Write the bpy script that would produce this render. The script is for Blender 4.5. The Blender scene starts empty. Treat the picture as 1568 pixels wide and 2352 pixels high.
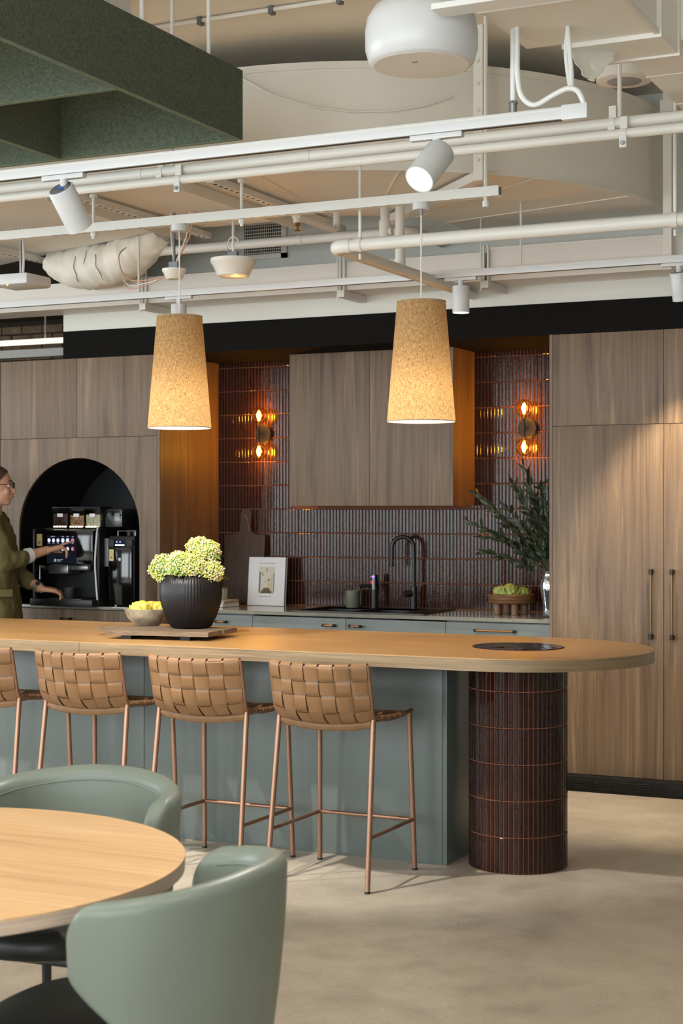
import bpy, bmesh, math, random
from mathutils import Vector, Matrix, Euler, noise as mnoise

# ------------------------------------------------------------------ camera, sky, exposure
scene = bpy.context.scene
C = scene.collection
PI = math.pi
YAW = math.atan(0.48)                      # the camera looks this far to the left of the kitchen wall's normal
cd_ = bpy.data.cameras.new('camera')
cam = bpy.data.objects.new('camera', cd_); C.objects.link(cam)
cam.location = (0, 0, 1.46)
cam.rotation_euler = (PI / 2, 0, YAW)
cd_.sensor_fit = 'VERTICAL'; cd_.sensor_height = 36.0; cd_.sensor_width = 24.0
cd_.lens = 3700.0 / 2352.0 * 36.0
cd_.clip_start = 0.05; cd_.clip_end = 200
cd_.dof.use_dof = True; cd_.dof.focus_distance = 6.4; cd_.dof.aperture_fstop = 6.3
scene.camera = cam

scene.view_settings.view_transform = 'Standard'
scene.view_settings.look = 'None'
scene.view_settings.gamma = 1.0
scene.view_settings.use_curve_mapping = False
scene.view_settings.exposure = 0.12
scene.cycles.use_denoising = True
scene.cycles.max_bounces = 5
scene.cycles.diffuse_bounces = 3
scene.cycles.glossy_bounces = 3
scene.cycles.transparent_max_bounces = 8
scene.cycles.use_adaptive_sampling = True
scene.cycles.adaptive_threshold = 0.05
scene.cycles.sample_clamp_indirect = 6.0
scene.cycles.caustics_reflective = False
scene.cycles.caustics_refractive = False

SKY = 9.5
w = bpy.data.worlds.new('daylight'); scene.world = w; w.use_nodes = True
bg = w.node_tree.nodes['Background']
bg.inputs[0].default_value = (0.90, 0.96, 1.0, 1); bg.inputs[1].default_value = SKY

# extents of the storey: daylight enters through the glazing of the rear and left walls
XL, XR, YB, YF, ZC = -13.0, 4.5, -3.0, 13.0, 3.62
WIN_REAR = [(-12.2, -9.8), (-9.3, -6.9), (-6.4, -4.0), (-3.5, -1.1), (-0.6, 1.8)]
WIN_LEFT = [(-1.9, 0.5), (1.0, 3.4), (3.9, 6.3)]
WIN_Z = (0.45, 3.3)
def portal(name, loc, rot, sx, sz):
    l = bpy.data.lights.new(name, 'AREA'); l.shape = 'RECTANGLE'; l.size = sx; l.size_y = sz
    l.cycles.is_portal = True
    o = bpy.data.objects.new(name, l); C.objects.link(o); o.location = loc; o.rotation_euler = rot
    return o
for a, b in WIN_REAR:
    portal('window_portal', ((a + b) / 2, YB - 0.1, sum(WIN_Z) / 2), (PI / 2, 0, 0), b - a, WIN_Z[1] - WIN_Z[0])
for a, b in WIN_LEFT:
    portal('window_portal', (XL - 0.1, (a + b) / 2, sum(WIN_Z) / 2), (PI / 2, 0, -PI / 2), b - a, WIN_Z[1] - WIN_Z[0])

# ------------------------------------------------------------------ mesh helpers
R = random.Random(7)
def V(*a): return Vector(a)

class MB:
    """collects shapes; build() links them as ONE mesh object"""
    def __init__(s): s.v = []; s.f = []
    def add(s, vs, fs):
        b = len(s.v); s.v += [tuple(p) for p in vs]; s.f += [tuple(b + i for i in f) for f in fs]; return s
    def box(s, x0, x1, y0, y1, z0, z1, bev=0.0):
        if bev <= 0:
            vs = [(x, y, z) for z in (z0, z1) for y in (y0, y1) for x in (x0, x1)]
            return s.add(vs, [(0, 2, 3, 1), (4, 5, 7, 6), (0, 1, 5, 4), (2, 6, 7, 3), (0, 4, 6, 2), (1, 3, 7, 5)])
        bm = bmesh.new(); bmesh.ops.create_cube(bm, size=1.0)
        for q in bm.verts:
            q.co = V((x0 + x1) / 2 + q.co.x * (x1 - x0), (y0 + y1) / 2 + q.co.y * (y1 - y0), (z0 + z1) / 2 + q.co.z * (z1 - z0))
        bmesh.ops.bevel(bm, geom=bm.edges[:], offset=bev, segments=2, affect='EDGES', profile=0.6)
        return s.bm(bm)
    def bm(s, bm, M=None):
        bm.verts.ensure_lookup_table(); bm.verts.index_update()
        vs = [(M @ q.co) if M else q.co.copy() for q in bm.verts]
        s.add(vs, [[q.index for q in f.verts] for f in bm.faces]); bm.free(); return s
    def tube(s, pts, r, n=10, cap=True, closed=False):
        """round tube along a path; r a number or one per point"""
        pts = [Vector(p) for p in pts]; m = len(pts)
        rr = r if isinstance(r, (list, tuple)) else [r] * m
        tang = []
        for i in range(m):
            a = pts[(i - 1) % m] if (closed or i > 0) else pts[i]
            b = pts[(i + 1) % m] if (closed or i < m - 1) else pts[i]
            t = (b - a); tang.append(t.normalized() if t.length > 1e-9 else V(0, 0, 1))
        up = V(0, 0, 1) if abs(tang[0].z) < 0.9 else V(1, 0, 0)
        nrm = tang[0].cross(up).normalized(); vs = []
        for i in range(m):
            if i:
                ax = tang[i - 1].cross(tang[i])
                if ax.length > 1e-7:
                    nrm = Matrix.Rotation(tang[i - 1].angle(tang[i]), 3, ax.normalized()) @ nrm
            nrm = (nrm - tang[i] * nrm.dot(tang[i])).normalized()
            bi = tang[i].cross(nrm)
            for k in range(n):
                a = 2 * PI * k / n
                vs.append(pts[i] + (nrm * math.cos(a) + bi * math.sin(a)) * rr[i])
        fs = []
        for i in range(m - 1 + (1 if closed else 0)):
            for k in range(n):
                a = i * n + k; b = i * n + (k + 1) % n; j = (i + 1) % m
                fs.append((a, b, j * n + (k + 1) % n, j * n + k))
        if cap and not closed:
            fs.append(tuple(range(n))[::-1]); fs.append(tuple((m - 1) * n + k for k in range(n)))
        return s.add(vs, fs)
    def lathe(s, prof, c=(0, 0, 0), n=32, ribs=0, rib=0.0, M=None):
        """revolve (r, z) pairs about the z axis"""
        vs = []; fs = []; m = len(prof)
        for i, (r, z) in enumerate(prof):
            for k in range(n):
                a = 2 * PI * k / n
                q = r * (1 + (rib * (0.5 + 0.5 * math.cos(ribs * a)) if ribs else 0))
                p = V(q * math.cos(a), q * math.sin(a), z)
                vs.append((M @ p if M else p) + Vector(c))
        for i in range(m - 1):
            for k in range(n):
                k2 = (k + 1) % n
                fs.append((i * n + k, i * n + k2, (i + 1) * n + k2, (i + 1) * n + k))
        if prof[0][0] > 1e-6: fs.append(tuple(range(n))[::-1])
        if prof[-1][0] > 1e-6: fs.append(tuple((m - 1) * n + k for k in range(n)))
        return s.add(vs, fs)
    def prism(s, poly, z0, z1, M=None):
        """poly in xy extruded in z"""
        n = len(poly)
        vs = [V(x, y, z) for z in (z0, z1) for x, y in poly]
        if M: vs = [M @ p for p in vs]
        fs = [tuple(range(n))[::-1], tuple(range(n, 2 * n))] + [(i, (i + 1) % n, n + (i + 1) % n, n + i) for i in range(n)]
        return s.add(vs, fs)
    def sphere(s, c, r, seg=16, rings=10, sc=(1, 1, 1), M=None):
        prof = [(r * math.sin(PI * i / rings), -r * math.cos(PI * i / rings)) for i in range(rings + 1)]
        vs = []; fs = []
        for i, (q, z) in enumerate(prof):
            for k in range(seg):
                a = 2 * PI * k / seg
                p = V(q * math.cos(a) * sc[0], q * math.sin(a) * sc[1], z * sc[2])
                vs.append((M @ p if M else p) + Vector(c))
        for i in range(rings):
            for k in range(seg):
                k2 = (k + 1) % seg
                fs.append((i * seg + k, i * seg + k2, (i + 1) * seg + k2, (i + 1) * seg + k))
        return s.add(vs, fs)
    def strip(s, rows):
        """grid of points"""
        m = len(rows[0]); vs = [p for r_ in rows for p in r_]
        return s.add(vs, [(i * m + k, i * m + k + 1, (i + 1) * m + k + 1, (i + 1) * m + k) for i in range(len(rows) - 1) for k in range(m - 1)])
    def mesh(s, name, off=(0, 0, 0), smooth=True, ang=38, merge=True):
        me = bpy.data.meshes.new(name)
        o = Vector(off)
        me.from_pydata([tuple(Vector(p) - o) for p in s.v], [], s.f)
        if merge:
            bm = bmesh.new(); bm.from_mesh(me)
            bmesh.ops.remove_doubles(bm, verts=bm.verts, dist=1e-5)
            bmesh.ops.dissolve_degenerate(bm, edges=bm.edges, dist=1e-6)
            bmesh.ops.recalc_face_normals(bm, faces=bm.faces)
            bm.to_mesh(me); bm.free()
        if smooth:
            for p in me.polygons: p.use_smooth = True
            me.set_sharp_from_angle(angle=math.radians(ang))
        me.update(); return me
    def bounds(s):
        a = [min(p[i] for p in s.v) for i in range(3)]; b = [max(p[i] for p in s.v) for i in range(3)]
        return a, b
    def build(s, name, mat, parent=None, local=False, smooth=True, ang=38, merge=True, origin=None):
        """coordinates are world ones unless local=True (then they are the parent's own)"""
        if parent is not None:
            off = (0, 0, 0) if local else woff(parent)
            o = bpy.data.objects.new(name, s.mesh(name, off, smooth, ang, merge)); C.objects.link(o); o.parent = parent
        else:
            if origin is None:
                a, b = s.bounds(); origin = ((a[0] + b[0]) / 2, (a[1] + b[1]) / 2, a[2])
            o = bpy.data.objects.new(name, s.mesh(name, origin, smooth, ang, merge)); C.objects.link(o); o.location = origin
        o.data.materials.append(MAT[mat] if isinstance(mat, str) else mat)
        return o

def woff(o):
    p = Vector((0, 0, 0))
    while o is not None: p += o.location; o = o.parent
    return p

LABELS = {}
def tag(o, label, cat, group=None, kind=None):
    o['label'] = label; o['category'] = cat
    if group: o['group'] = group
    if kind: o['kind'] = kind
    return o
def struct(o, label=None):
    o['kind'] = 'structure'
    if label: o['label'] = label
    return o
def thing(name, label, cat, loc=(0, 0, 0), rotz=0, group=None):
    o = bpy.data.objects.new(name, None); C.objects.link(o); o.empty_display_size = 0.1
    o.location = loc; o.rotation_euler = (0, 0, rotz)
    return tag(o, label, cat, group)
def dup(root, loc, rotz=None, label=None):
    r = root.copy(); C.objects.link(r); r.location = loc
    if rotz is not None: r.rotation_euler = (0, 0, rotz)
    if label: r['label'] = label
    def rec(a, b):
        for ch in list(a.children):
            c = ch.copy(); C.objects.link(c); c.parent = b; rec(ch, c)
    rec(root, r); return r
def lamp(name, loc, energy, color, radius=0.02, kind='POINT', target=None, angle=60, blend=0.4):
    l = bpy.data.lights.new(name, kind); l.energy = energy; l.color = color; l.shadow_soft_size = radius
    if kind == 'SPOT': l.spot_size = math.radians(angle); l.spot_blend = blend
    o = bpy.data.objects.new(name, l); C.objects.link(o); o.location = loc
    if target is not None:
        o.rotation_euler = (Vector(target) - Vector(loc)).to_track_quat('-Z', 'Y').to_euler()
    return o
def arc(c, r, a0, a1, n, z=None):
    out = []
    for i in range(n + 1):
        a = a0 + (a1 - a0) * i / n
        p = (c[0] + r * math.cos(a), c[1] + r * math.sin(a))
        out.append(p if z is None else (p[0], p[1], z))
    return out

# ------------------------------------------------------------------ materials
MAT = {}
def srgb(r, g, b):
    f = lambda c: (c / 255 / 12.92) if c / 255 <= 0.04045 else ((c / 255 + 0.055) / 1.055) ** 2.4
    return (f(r), f(g), f(b), 1)
def newmat(name):
    m = bpy.data.materials.new(name); m.use_nodes = True; MAT[name] = m
    nt = m.node_tree; return m, nt, nt.nodes['Principled BSDF']
def N(nt, t, **kw):
    n = nt.nodes.new(t)
    for k, v in kw.items(): setattr(n, k, v)
    return n
def ramp(nt, fac, stops):
    r = N(nt, 'ShaderNodeValToRGB'); e = r.color_ramp.elements
    while len(e) > 1: e.remove(e[-1])
    e[0].position = stops[0][0]; e[0].color = stops[0][1]
    for p, c in stops[1:]:
        q = e.new(p); q.color = c
    nt.links.new(fac, r.inputs[0]); return r.outputs[0]
def mixc(nt, fac, a, b, mode='MIX'):
    m = N(nt, 'ShaderNodeMix', data_type='RGBA', blend_type=mode)
    for i, v in ((0, fac), (6, a), (7, b)):
        if hasattr(v, 'is_linked'): nt.links.new(v, m.inputs[i])
        else: m.inputs[i].default_value = v
    return m.outputs[2]
def coords(nt, scale=(1, 1, 1), rand=True, rot=(0, 0, 0)):
    tc = N(nt, 'ShaderNodeTexCoord'); mp = N(nt, 'ShaderNodeMapping')
    mp.inputs['Scale'].default_value = scale; mp.inputs['Rotation'].default_value = rot
    src = tc.outputs['Object']
    if rand:
        oi = N(nt, 'ShaderNodeObjectInfo'); mu = N(nt, 'ShaderNodeMath', operation='MULTIPLY'); mu.inputs[1].default_value = 37.0
        nt.links.new(oi.outputs['Random'], mu.inputs[0])
        va = N(nt, 'ShaderNodeVectorMath', operation='ADD')
        nt.links.new(src, va.inputs[0]); nt.links.new(mu.outputs[0], va.inputs[1]); src = va.outputs[0]
    nt.links.new(src, mp.inputs[0]); return mp.outputs[0]
def noise(nt, vec, scale, detail=3, rough=0.5, dist=0.0):
    n = N(nt, 'ShaderNodeTexNoise'); n.inputs['Scale'].default_value = scale; n.inputs['Detail'].default_value = detail
    n.inputs['Roughness'].default_value = rough; n.inputs['Distortion'].default_value = dist
    nt.links.new(vec, n.inputs['Vector']); return n.outputs[0]
def bump(nt, bs, h, strength, dist=0.01):
    b = N(nt, 'ShaderNodeBump'); b.inputs['Strength'].default_value = strength; b.inputs['Distance'].default_value = dist
    nt.links.new(h, b.inputs['Height']); nt.links.new(b.outputs[0], bs.inputs['Normal'])
def plain(name, col, rough=0.5, metal=0.0, spec=0.5, coat=0.0, var=0.0, vscale=6.0, bmp=0.0, bscale=200.0, emit=None, es=0.0):
    m, nt, b = newmat(name)
    b.inputs['Base Color'].default_value = col; b.inputs['Roughness'].default_value = rough
    b.inputs['Metallic'].default_value = metal; b.inputs['Specular IOR Level'].default_value = spec
    b.inputs['Coat Weight'].default_value = coat
    if emit: b.inputs['Emission Color'].default_value = emit; b.inputs['Emission Strength'].default_value = es
    if var > 0:
        n = noise(nt, coords(nt), vscale, 4)
        lo = tuple(max(0, c * (1 - var)) for c in col[:3]) + (1,); hi = tuple(min(1, c * (1 + var)) for c in col[:3]) + (1,)
        nt.links.new(ramp(nt, n, [(0.3, lo), (0.7, hi)]), b.inputs['Base Color'])
    if bmp > 0: bump(nt, b, noise(nt, coords(nt), bscale, 2), bmp, 0.002)
    return m
def wood(name, dark, mid, light, axis='z', rough=0.45, s=1.0, streak=0.35, bmp=0.05):
    """timber: grain lines stretched along an axis ('h' = level lines on any upright face)"""
    m, nt, b = newmat(name)
    def sc(q): return {'x': (q, 1, 1), 'y': (1, q, 1), 'z': (1, 1, q), 'h': (q, q, 1)}[axis]
    v = coords(nt, tuple(c * s for c in sc(0.045))); v2 = coords(nt, tuple(c * s for c in sc(0.012))); v3 = coords(nt, tuple(c * s for c in sc(0.02)))
    big = noise(nt, v, 14.0, 6, 0.62, 1.0); med = noise(nt, v3, 55.0, 4, 0.65, 0.6); fine = noise(nt, v2, 210.0, 3, 0.6)
    c1 = ramp(nt, big, [(0.30, dark), (0.45, mid), (0.55, mid), (0.70, light)])
    lo = 1 - streak * 1.15
    c2 = ramp(nt, med, [(0.28, (lo, lo, lo, 1)), (0.48, (0.97, 0.97, 0.97, 1)), (0.70, (1 + streak * .35, 1 + streak * .33, 1 + streak * .30, 1))])
    c3 = ramp(nt, fine, [(0.3, (0.84, 0.83, 0.82, 1)), (0.62, (1.06, 1.06, 1.06, 1))])
    cc = mixc(nt, 1.0, c1, c2, 'MULTIPLY'); cc = mixc(nt, 0.85, cc, c3, 'MULTIPLY')
    nt.links.new(cc, b.inputs['Base Color']); b.inputs['Roughness'].default_value = rough
    bump(nt, b, fine, bmp, 0.002)
    return m

W_D, W_M, W_L = srgb(82, 64, 48), srgb(114, 93, 72), srgb(142, 118, 92)
wood('walnut', W_D, W_M, W_L, 'z', 0.5)
wood('walnut_h', W_D, W_M, W_L, 'x', 0.5)
wood('oak_top', srgb(150, 112, 66), srgb(174, 134, 84), srgb(190, 150, 100), 'x', 0.30, 1.5, 0.32)
wood('oak_edge', srgb(108, 88, 62), srgb(132, 110, 80), srgb(150, 128, 97), 'h', 0.5, 2.2, 0.3)
wood('table_top', srgb(178, 138, 96), srgb(202, 164, 120), srgb(216, 182, 140), 'x', 0.38, 1.3, 0.18)
wood('table_edge', srgb(158, 138, 122), srgb(182, 162, 146), srgb(198, 180, 164), 'h', 0.5, 2.2, 0.3)
wood('old_wood', srgb(74, 58, 44), srgb(110, 92, 72), srgb(140, 122, 98), 'x', 0.75, 2.5, 0.4, 0.3)
wood('dark_board', srgb(44, 32, 24), srgb(62, 46, 34), srgb(84, 64, 46), 'z', 0.6, 2.0, 0.4, 0.15)
wood('brown_wood', srgb(96, 66, 42), srgb(122, 86, 56), srgb(142, 104, 70), 'x', 0.45, 3.0, 0.3)
plain('cream_paint', srgb(231, 226, 215), 0.55, var=0.03, vscale=2.0, bmp=0.04, bscale=60)
plain('slab_paint', srgb(240, 230, 212), 0.8, var=0.05, vscale=1.2, bmp=0.15, bscale=40)
plain('white_wall', srgb(214, 214, 206), 0.7, var=0.02, vscale=2)
plain('white_paint', srgb(224, 224, 220), 0.4)
plain('white_plastic', srgb(208, 209, 210), 0.35)
plain('off_white', srgb(222, 217, 208), 0.45)
plain('pipe_paint', srgb(222, 219, 211), 0.42, var=0.02, vscale=5)
plain('steel', srgb(150, 152, 155), 0.35, 1.0)
plain('zinc', srgb(120, 122, 124), 0.5, 0.8)
plain('brass', srgb(140, 100, 52), 0.35, 0.9)
plain('black_paint', srgb(26, 25, 24), 0.95, spec=0.05)
plain('black_matte', srgb(15, 15, 16), 0.5, spec=0.3)
plain('black_lining', srgb(24, 25, 27), 0.6, spec=0.4)
plain('black_metal', srgb(22, 22, 22), 0.4, 0.0, spec=0.5)
plain('black_gloss', srgb(10, 10, 11), 0.08, spec=0.6)
plain('black_vase', srgb(14, 13, 15), 0.4, spec=0.35, var=0.2, vscale=10, bmp=0.1, bscale=120)
plain('dark_sole', srgb(30, 30, 31), 0.6)
plain('green_laminate', srgb(101, 109, 106), 0.32, spec=0.45, var=0.03, vscale=3)
plain('island_dark', srgb(58, 56, 54), 0.5)
plain('felt', srgb(86, 94, 80), 0.95, spec=0.1, var=0.28, vscale=120, bmp=0.4, bscale=300)
plain('felt_edge', srgb(112, 122, 102), 0.95, spec=0.1, var=0.2, vscale=90)
plain('tan_leather', srgb(132, 98, 66), 0.4, spec=0.4, var=0.07, vscale=9, bmp=0.08, bscale=350)
plain('tan_edge', srgb(120, 76, 44), 0.6)
plain('copper_metal', srgb(150, 114, 92), 0.36, 0.65)
plain('green_leather', srgb(104, 112, 102), 0.42, spec=0.42, var=0.04, vscale=5, bmp=0.06, bscale=420)
plain('dark_leather', srgb(34, 36, 34), 0.42, spec=0.4, bmp=0.06, bscale=420)
plain('stone', srgb(136, 134, 124), 0.09, spec=0.6, var=0.08, vscale=30)
plain('sink_black', srgb(28, 28, 29), 0.4, spec=0.5)
plain('grout', srgb(122, 76, 56), 0.9, var=0.12, vscale=60)
plain('paper_white', srgb(226, 226, 228), 0.7)
plain('paper_cream', srgb(214, 206, 190), 0.8)
plain('book_grey', srgb(150, 150, 150), 0.8)
plain('ink_grey', srgb(120, 122, 126), 0.8)
plain('linen_grey', srgb(176, 160, 138), 0.9, var=0.1, vscale=150)
plain('sage_ceramic', srgb(112, 116, 98), 0.45)
plain('jar_glass', srgb(150, 160, 136), 0.12, spec=0.6)
plain('bronze', srgb(120, 92, 66), 0.35, 0.7)
plain('handle_copper', srgb(176, 124, 78), 0.3, 0.8)
plain('handle_dark', srgb(60, 52, 44), 0.4, 0.7)
plain('silver_glass', srgb(190, 196, 204), 0.08, 0.9, bmp=0.6, bscale=30)
plain('skin', srgb(206, 154, 128), 0.5, spec=0.4, var=0.05, vscale=14)
plain('hair', srgb(62, 44, 32), 0.55, var=0.2, vscale=60)
plain('olive_cloth', srgb(104, 96, 62), 0.85, spec=0.2, var=0.09, vscale=9, bmp=0.25, bscale=260)
plain('cuff_white', srgb(222, 220, 216), 0.8)
plain('trousers', srgb(40, 40, 44), 0.85)
plain('watch_metal', srgb(182, 174, 160), 0.35, 0.7)
plain('tortoise', srgb(52, 34, 24), 0.3)
plain('eye_white', srgb(226, 220, 214), 0.3)
plain('lips', srgb(178, 104, 92), 0.5)
plain('leaf', srgb(50, 62, 42), 0.5, var=0.3, vscale=25)
plain('leaf_light', srgb(96, 128, 58), 0.5, var=0.15, vscale=40)
plain('stem', srgb(84, 76, 50), 0.7)
plain('gold_sticker', srgb(206, 186, 118), 0.5)
plain('ceramic_dark', srgb(52, 52, 52), 0.5)
plain('screw', srgb(70, 70, 70), 0.5, 0.5)
plain('hole', srgb(24, 22, 20), 0.8)
plain('cable_orange', srgb(202, 150, 128), 0.5)
plain('tape_blue', srgb(52, 96, 168), 0.5)
plain('brickwork', srgb(150, 126, 100), 0.9, var=0.3, vscale=14)
plain('dark_soffit', srgb(70, 58, 48), 0.9)
plain('insul', srgb(232, 226, 212), 0.5, bmp=0.9, bscale=34)
plain('crumple', srgb(214, 208, 192), 0.6, bmp=0.6, bscale=22)
plain('steel_grey', srgb(120, 122, 126), 0.3, 0.85)
plain('panel_grey', srgb(112, 118, 122), 0.4, 0.2)
plain('gasket', srgb(40, 40, 42), 0.6)
plain('water_bottle', srgb(60, 60, 62), 0.2)

# glazed tile: dark brown glaze over rust-coloured clay, slightly uneven
m, nt, b = newmat('tile')
v = coords(nt, (1, 1, 1)); n1 = noise(nt, v, 55, 3, 0.6); n2 = noise(nt, v, 9, 2)
cc = ramp(nt, n1, [(0.25, srgb(24, 12, 10)), (0.6, srgb(44, 24, 20)), (0.85, srgb(70, 38, 28))])
nt.links.new(cc, b.inputs['Base Color']); b.inputs['Roughness'].default_value = 0.08; b.inputs['Specular IOR Level'].default_value = 0.27
mx = N(nt, 'ShaderNodeMath', operation='ADD'); nt.links.new(noise(nt, v, 150, 2), mx.inputs[0]); nt.links.new(n2, mx.inputs[1])
bump(nt, b, mx.outputs[0], 0.10, 0.004)

# polished concrete with fine aggregate
m, nt, b = newmat('concrete')
v = coords(nt, (1, 1, 1), rand=False)
big = noise(nt, v, 0.9, 5, 0.6, 0.4); mid = noise(nt, v, 7, 5, 0.65)
c1 = ramp(nt, big, [(0.3, srgb(172, 160, 143)), (0.5, srgb(190, 178, 161)), (0.72, srgb(203, 192, 176))])
c2 = ramp(nt, mid, [(0.3, (0.82, 0.81, 0.79, 1)), (0.55, (1.0, 1.0, 1.0, 1)), (0.75, (1.06, 1.06, 1.06, 1))])
cc = mixc(nt, 1.0, c1, c2, 'MULTIPLY')
vo = N(nt, 'ShaderNodeTexVoronoi'); vo.inputs['Scale'].default_value = 75; nt.links.new(v, vo.inputs['Vector'])
sp = ramp(nt, vo.outputs['Distance'], [(0.0, (0.50, 0.46, 0.40, 1)), (0.20, (0.80, 0.78, 0.75, 1)), (0.36, (1.04, 1.04, 1.04, 1))])
msk = ramp(nt, noise(nt, v, 22, 4), [(0.46, (0, 0, 0, 1)), (0.62, (1, 1, 1, 1))])
cc = mixc(nt, msk, cc, mixc(nt, 1.0, cc, sp, 'MULTIPLY'))
grit = ramp(nt, noise(nt, v, 170, 4, 0.7), [(0.30, (0.60, 0.58, 0.56, 1)), (0.48, (1.0, 1.0, 1.0, 1)), (0.70, (1.14, 1.14, 1.14, 1))])
cc = mixc(nt, 0.8, cc, grit, 'MULTIPLY')
nt.links.new(cc, b.inputs['Base Color'])
rr = N(nt, 'ShaderNodeMapRange'); rr.inputs[3].default_value = 0.28; rr.inputs[4].default_value = 0.5
nt.links.new(mid, rr.inputs[0]); nt.links.new(rr.outputs[0], b.inputs['Roughness'])
b.inputs['Specular IOR Level'].default_value = 0.45

# linen lampshade, lets light through
m, nt, b = newmat('linen')
out = nt.nodes['Material Output']
va = coords(nt, (1, 1, 0.12)); vb = coords(nt, (0.25, 0.25, 2.2))
t1 = noise(nt, va, 420, 3, 0.7); t2 = noise(nt, vb, 330, 3, 0.7)
mx = N(nt, 'ShaderNodeMath', operation='MULTIPLY'); nt.links.new(t1, mx.inputs[0]); nt.links.new(t2, mx.inputs[1])
cc = ramp(nt, mx.outputs[0], [(0.13, srgb(118, 92, 60)), (0.24, srgb(186, 154, 110)), (0.36, srgb(218, 192, 148))])
df = N(nt, 'ShaderNodeBsdfDiffuse'); tr = N(nt, 'ShaderNodeBsdfTranslucent'); ms = N(nt, 'ShaderNodeMixShader')
nt.links.new(cc, df.inputs[0]); nt.links.new(cc, tr.inputs[0]); ms.inputs[0].default_value = 0.45
nt.links.new(df.outputs[0], ms.inputs[1]); nt.links.new(tr.outputs[0], ms.inputs[2]); nt.links.new(ms.outputs[0], out.inputs[0])
nt.nodes.remove(b)

def emitter(name, col, strength):
    m, nt, b = newmat(name); e = N(nt, 'ShaderNodeEmission'); e.inputs[0].default_value = col; e.inputs[1].default_value = strength
    nt.links.new(e.outputs[0], nt.nodes['Material Output'].inputs[0]); nt.nodes.remove(b); return m
emitter('lamp_diffuser', (1.0, 0.86, 0.66, 1), 4.5)
emitter('spot_lens', (1.0, 0.93, 0.82, 1), 60.0)
emitter('filament', (1.0, 0.62, 0.2, 1), 22.0)
emitter('led_red', (1.0, 0.02, 0.05, 1), 4.0)
emitter('led_blue', (0.08, 0.1, 1.0, 1), 6.0)
emitter('led_white', (0.8, 0.85, 1.0, 1), 5.0)
emitter('led_warm', (1.0, 0.9, 0.7, 1), 7.0)
emitter('far_bar_glow', (1.0, 0.92, 0.8, 1), 1.1)  # glow added to a bar that is only pale
emitter('led_yellow', (1.0, 0.8, 0.1, 1), 4.0)
emitter('screen_icon', (0.75, 0.78, 0.88, 1), 1.0)
emitter('screen_pink', (0.6, 0.25, 0.32, 1), 0.8)
emitter('screen_dim', (0.008, 0.009, 0.015, 1), 1.0)
emitter('display_text', (0.5, 0.55, 0.7, 1), 0.6)
def glassy(name, col, rough=0.02, clear=0.8):
    """thin pane or bulb: mostly clear, tinted, with a gloss"""
    m, nt, b = newmat(name); tr = N(nt, 'ShaderNodeBsdfTransparent'); gl = N(nt, 'ShaderNodeBsdfGlossy')
    tr.inputs[0].default_value = col; gl.inputs['Roughness'].default_value = rough
    fr = N(nt, 'ShaderNodeFresnel'); fr.inputs[0].default_value = 1.45
    fm_ = N(nt, 'ShaderNodeMath', operation='MULTIPLY'); fm_.inputs[1].default_value = clear; nt.links.new(fr.outputs[0], fm_.inputs[0])
    ms = N(nt, 'ShaderNodeMixShader'); nt.links.new(fm_.outputs[0], ms.inputs[0])
    nt.links.new(tr.outputs[0], ms.inputs[1]); nt.links.new(gl.outputs[0], ms.inputs[2])
    nt.links.new(ms.outputs[0], nt.nodes['Material Output'].inputs[0]); nt.nodes.remove(b); return m
glassy('amber_glass', (1.0, 0.72, 0.34, 1), 0.05, 0.55)
glassy('clear_glass', (0.94, 0.95, 0.96, 1))
glassy('pane', (0.97, 0.98, 0.98, 1))

# flower florets: each tiny bud its own shade
m, nt, b = newmat('floret')
g = N(nt, 'ShaderNodeNewGeometry')
cc = ramp(nt, g.outputs['Random Per Island'], [(0.0, srgb(168, 186, 58)), (0.3, srgb(198, 206, 84)), (0.52, srgb(216, 214, 120)), (0.7, srgb(232, 220, 186)), (1.0, srgb(232, 208, 192))])
nt.links.new(cc, b.inputs['Base Color']); b.inputs['Roughness'].default_value = 0.7
# artichoke scale
m, nt, b = newmat('artichoke')
v = coords(nt); cc = ramp(nt, noise(nt, v, 40, 3), [(0.3, srgb(120, 140, 58)), (0.55, srgb(164, 176, 84)), (0.72, srgb(196, 190, 120)), (0.85, srgb(130, 96, 84))])
nt.links.new(cc, b.inputs['Base Color']); b.inputs['Roughness'].default_value = 0.55
m, nt, b = newmat('artichoke_yellow')
v = coords(nt); cc = ramp(nt, noise(nt, v, 40, 3), [(0.3, srgb(150, 146, 46)), (0.55, srgb(206, 186, 70)), (0.75, srgb(220, 202, 110)), (0.88, srgb(120, 104, 90))])
nt.links.new(cc, b.inputs['Base Color']); b.inputs['Roughness'].default_value = 0.55
# stoneware bowl with drip glaze
m, nt, b = newmat('stoneware')
v = coords(nt); cc = ramp(nt, noise(nt, v, 16, 4), [(0.3, srgb(96, 84, 70)), (0.5, srgb(140, 128, 110)), (0.7, srgb(172, 160, 138))])
nt.links.new(cc, b.inputs['Base Color']); b.inputs['Roughness'].default_value = 0.35
# beans in the hoppers
m, nt, b = newmat('beans')
v = coords(nt); cc = ramp(nt, noise(nt, v, 60, 2), [(0.35, srgb(36, 22, 14)), (0.6, srgb(84, 52, 30)), (0.8, srgb(120, 80, 46))])
nt.links.new(cc, b.inputs['Base Color']); b.inputs['Roughness'].default_value = 0.4

for nm_, c0, c1_, c2_ in (('beans_pale', srgb(120, 84, 50), srgb(190, 140, 90), srgb(226, 190, 140)), ('milk_powder', srgb(170, 160, 120), srgb(214, 206, 170), srgb(240, 236, 214))):
    m, nt, b = newmat(nm_); v = coords(nt); nt.links.new(ramp(nt, noise(nt, v, 60, 2), [(0.35, c0), (0.55, c1_), (0.8, c2_)]), b.inputs['Base Color'])

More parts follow.
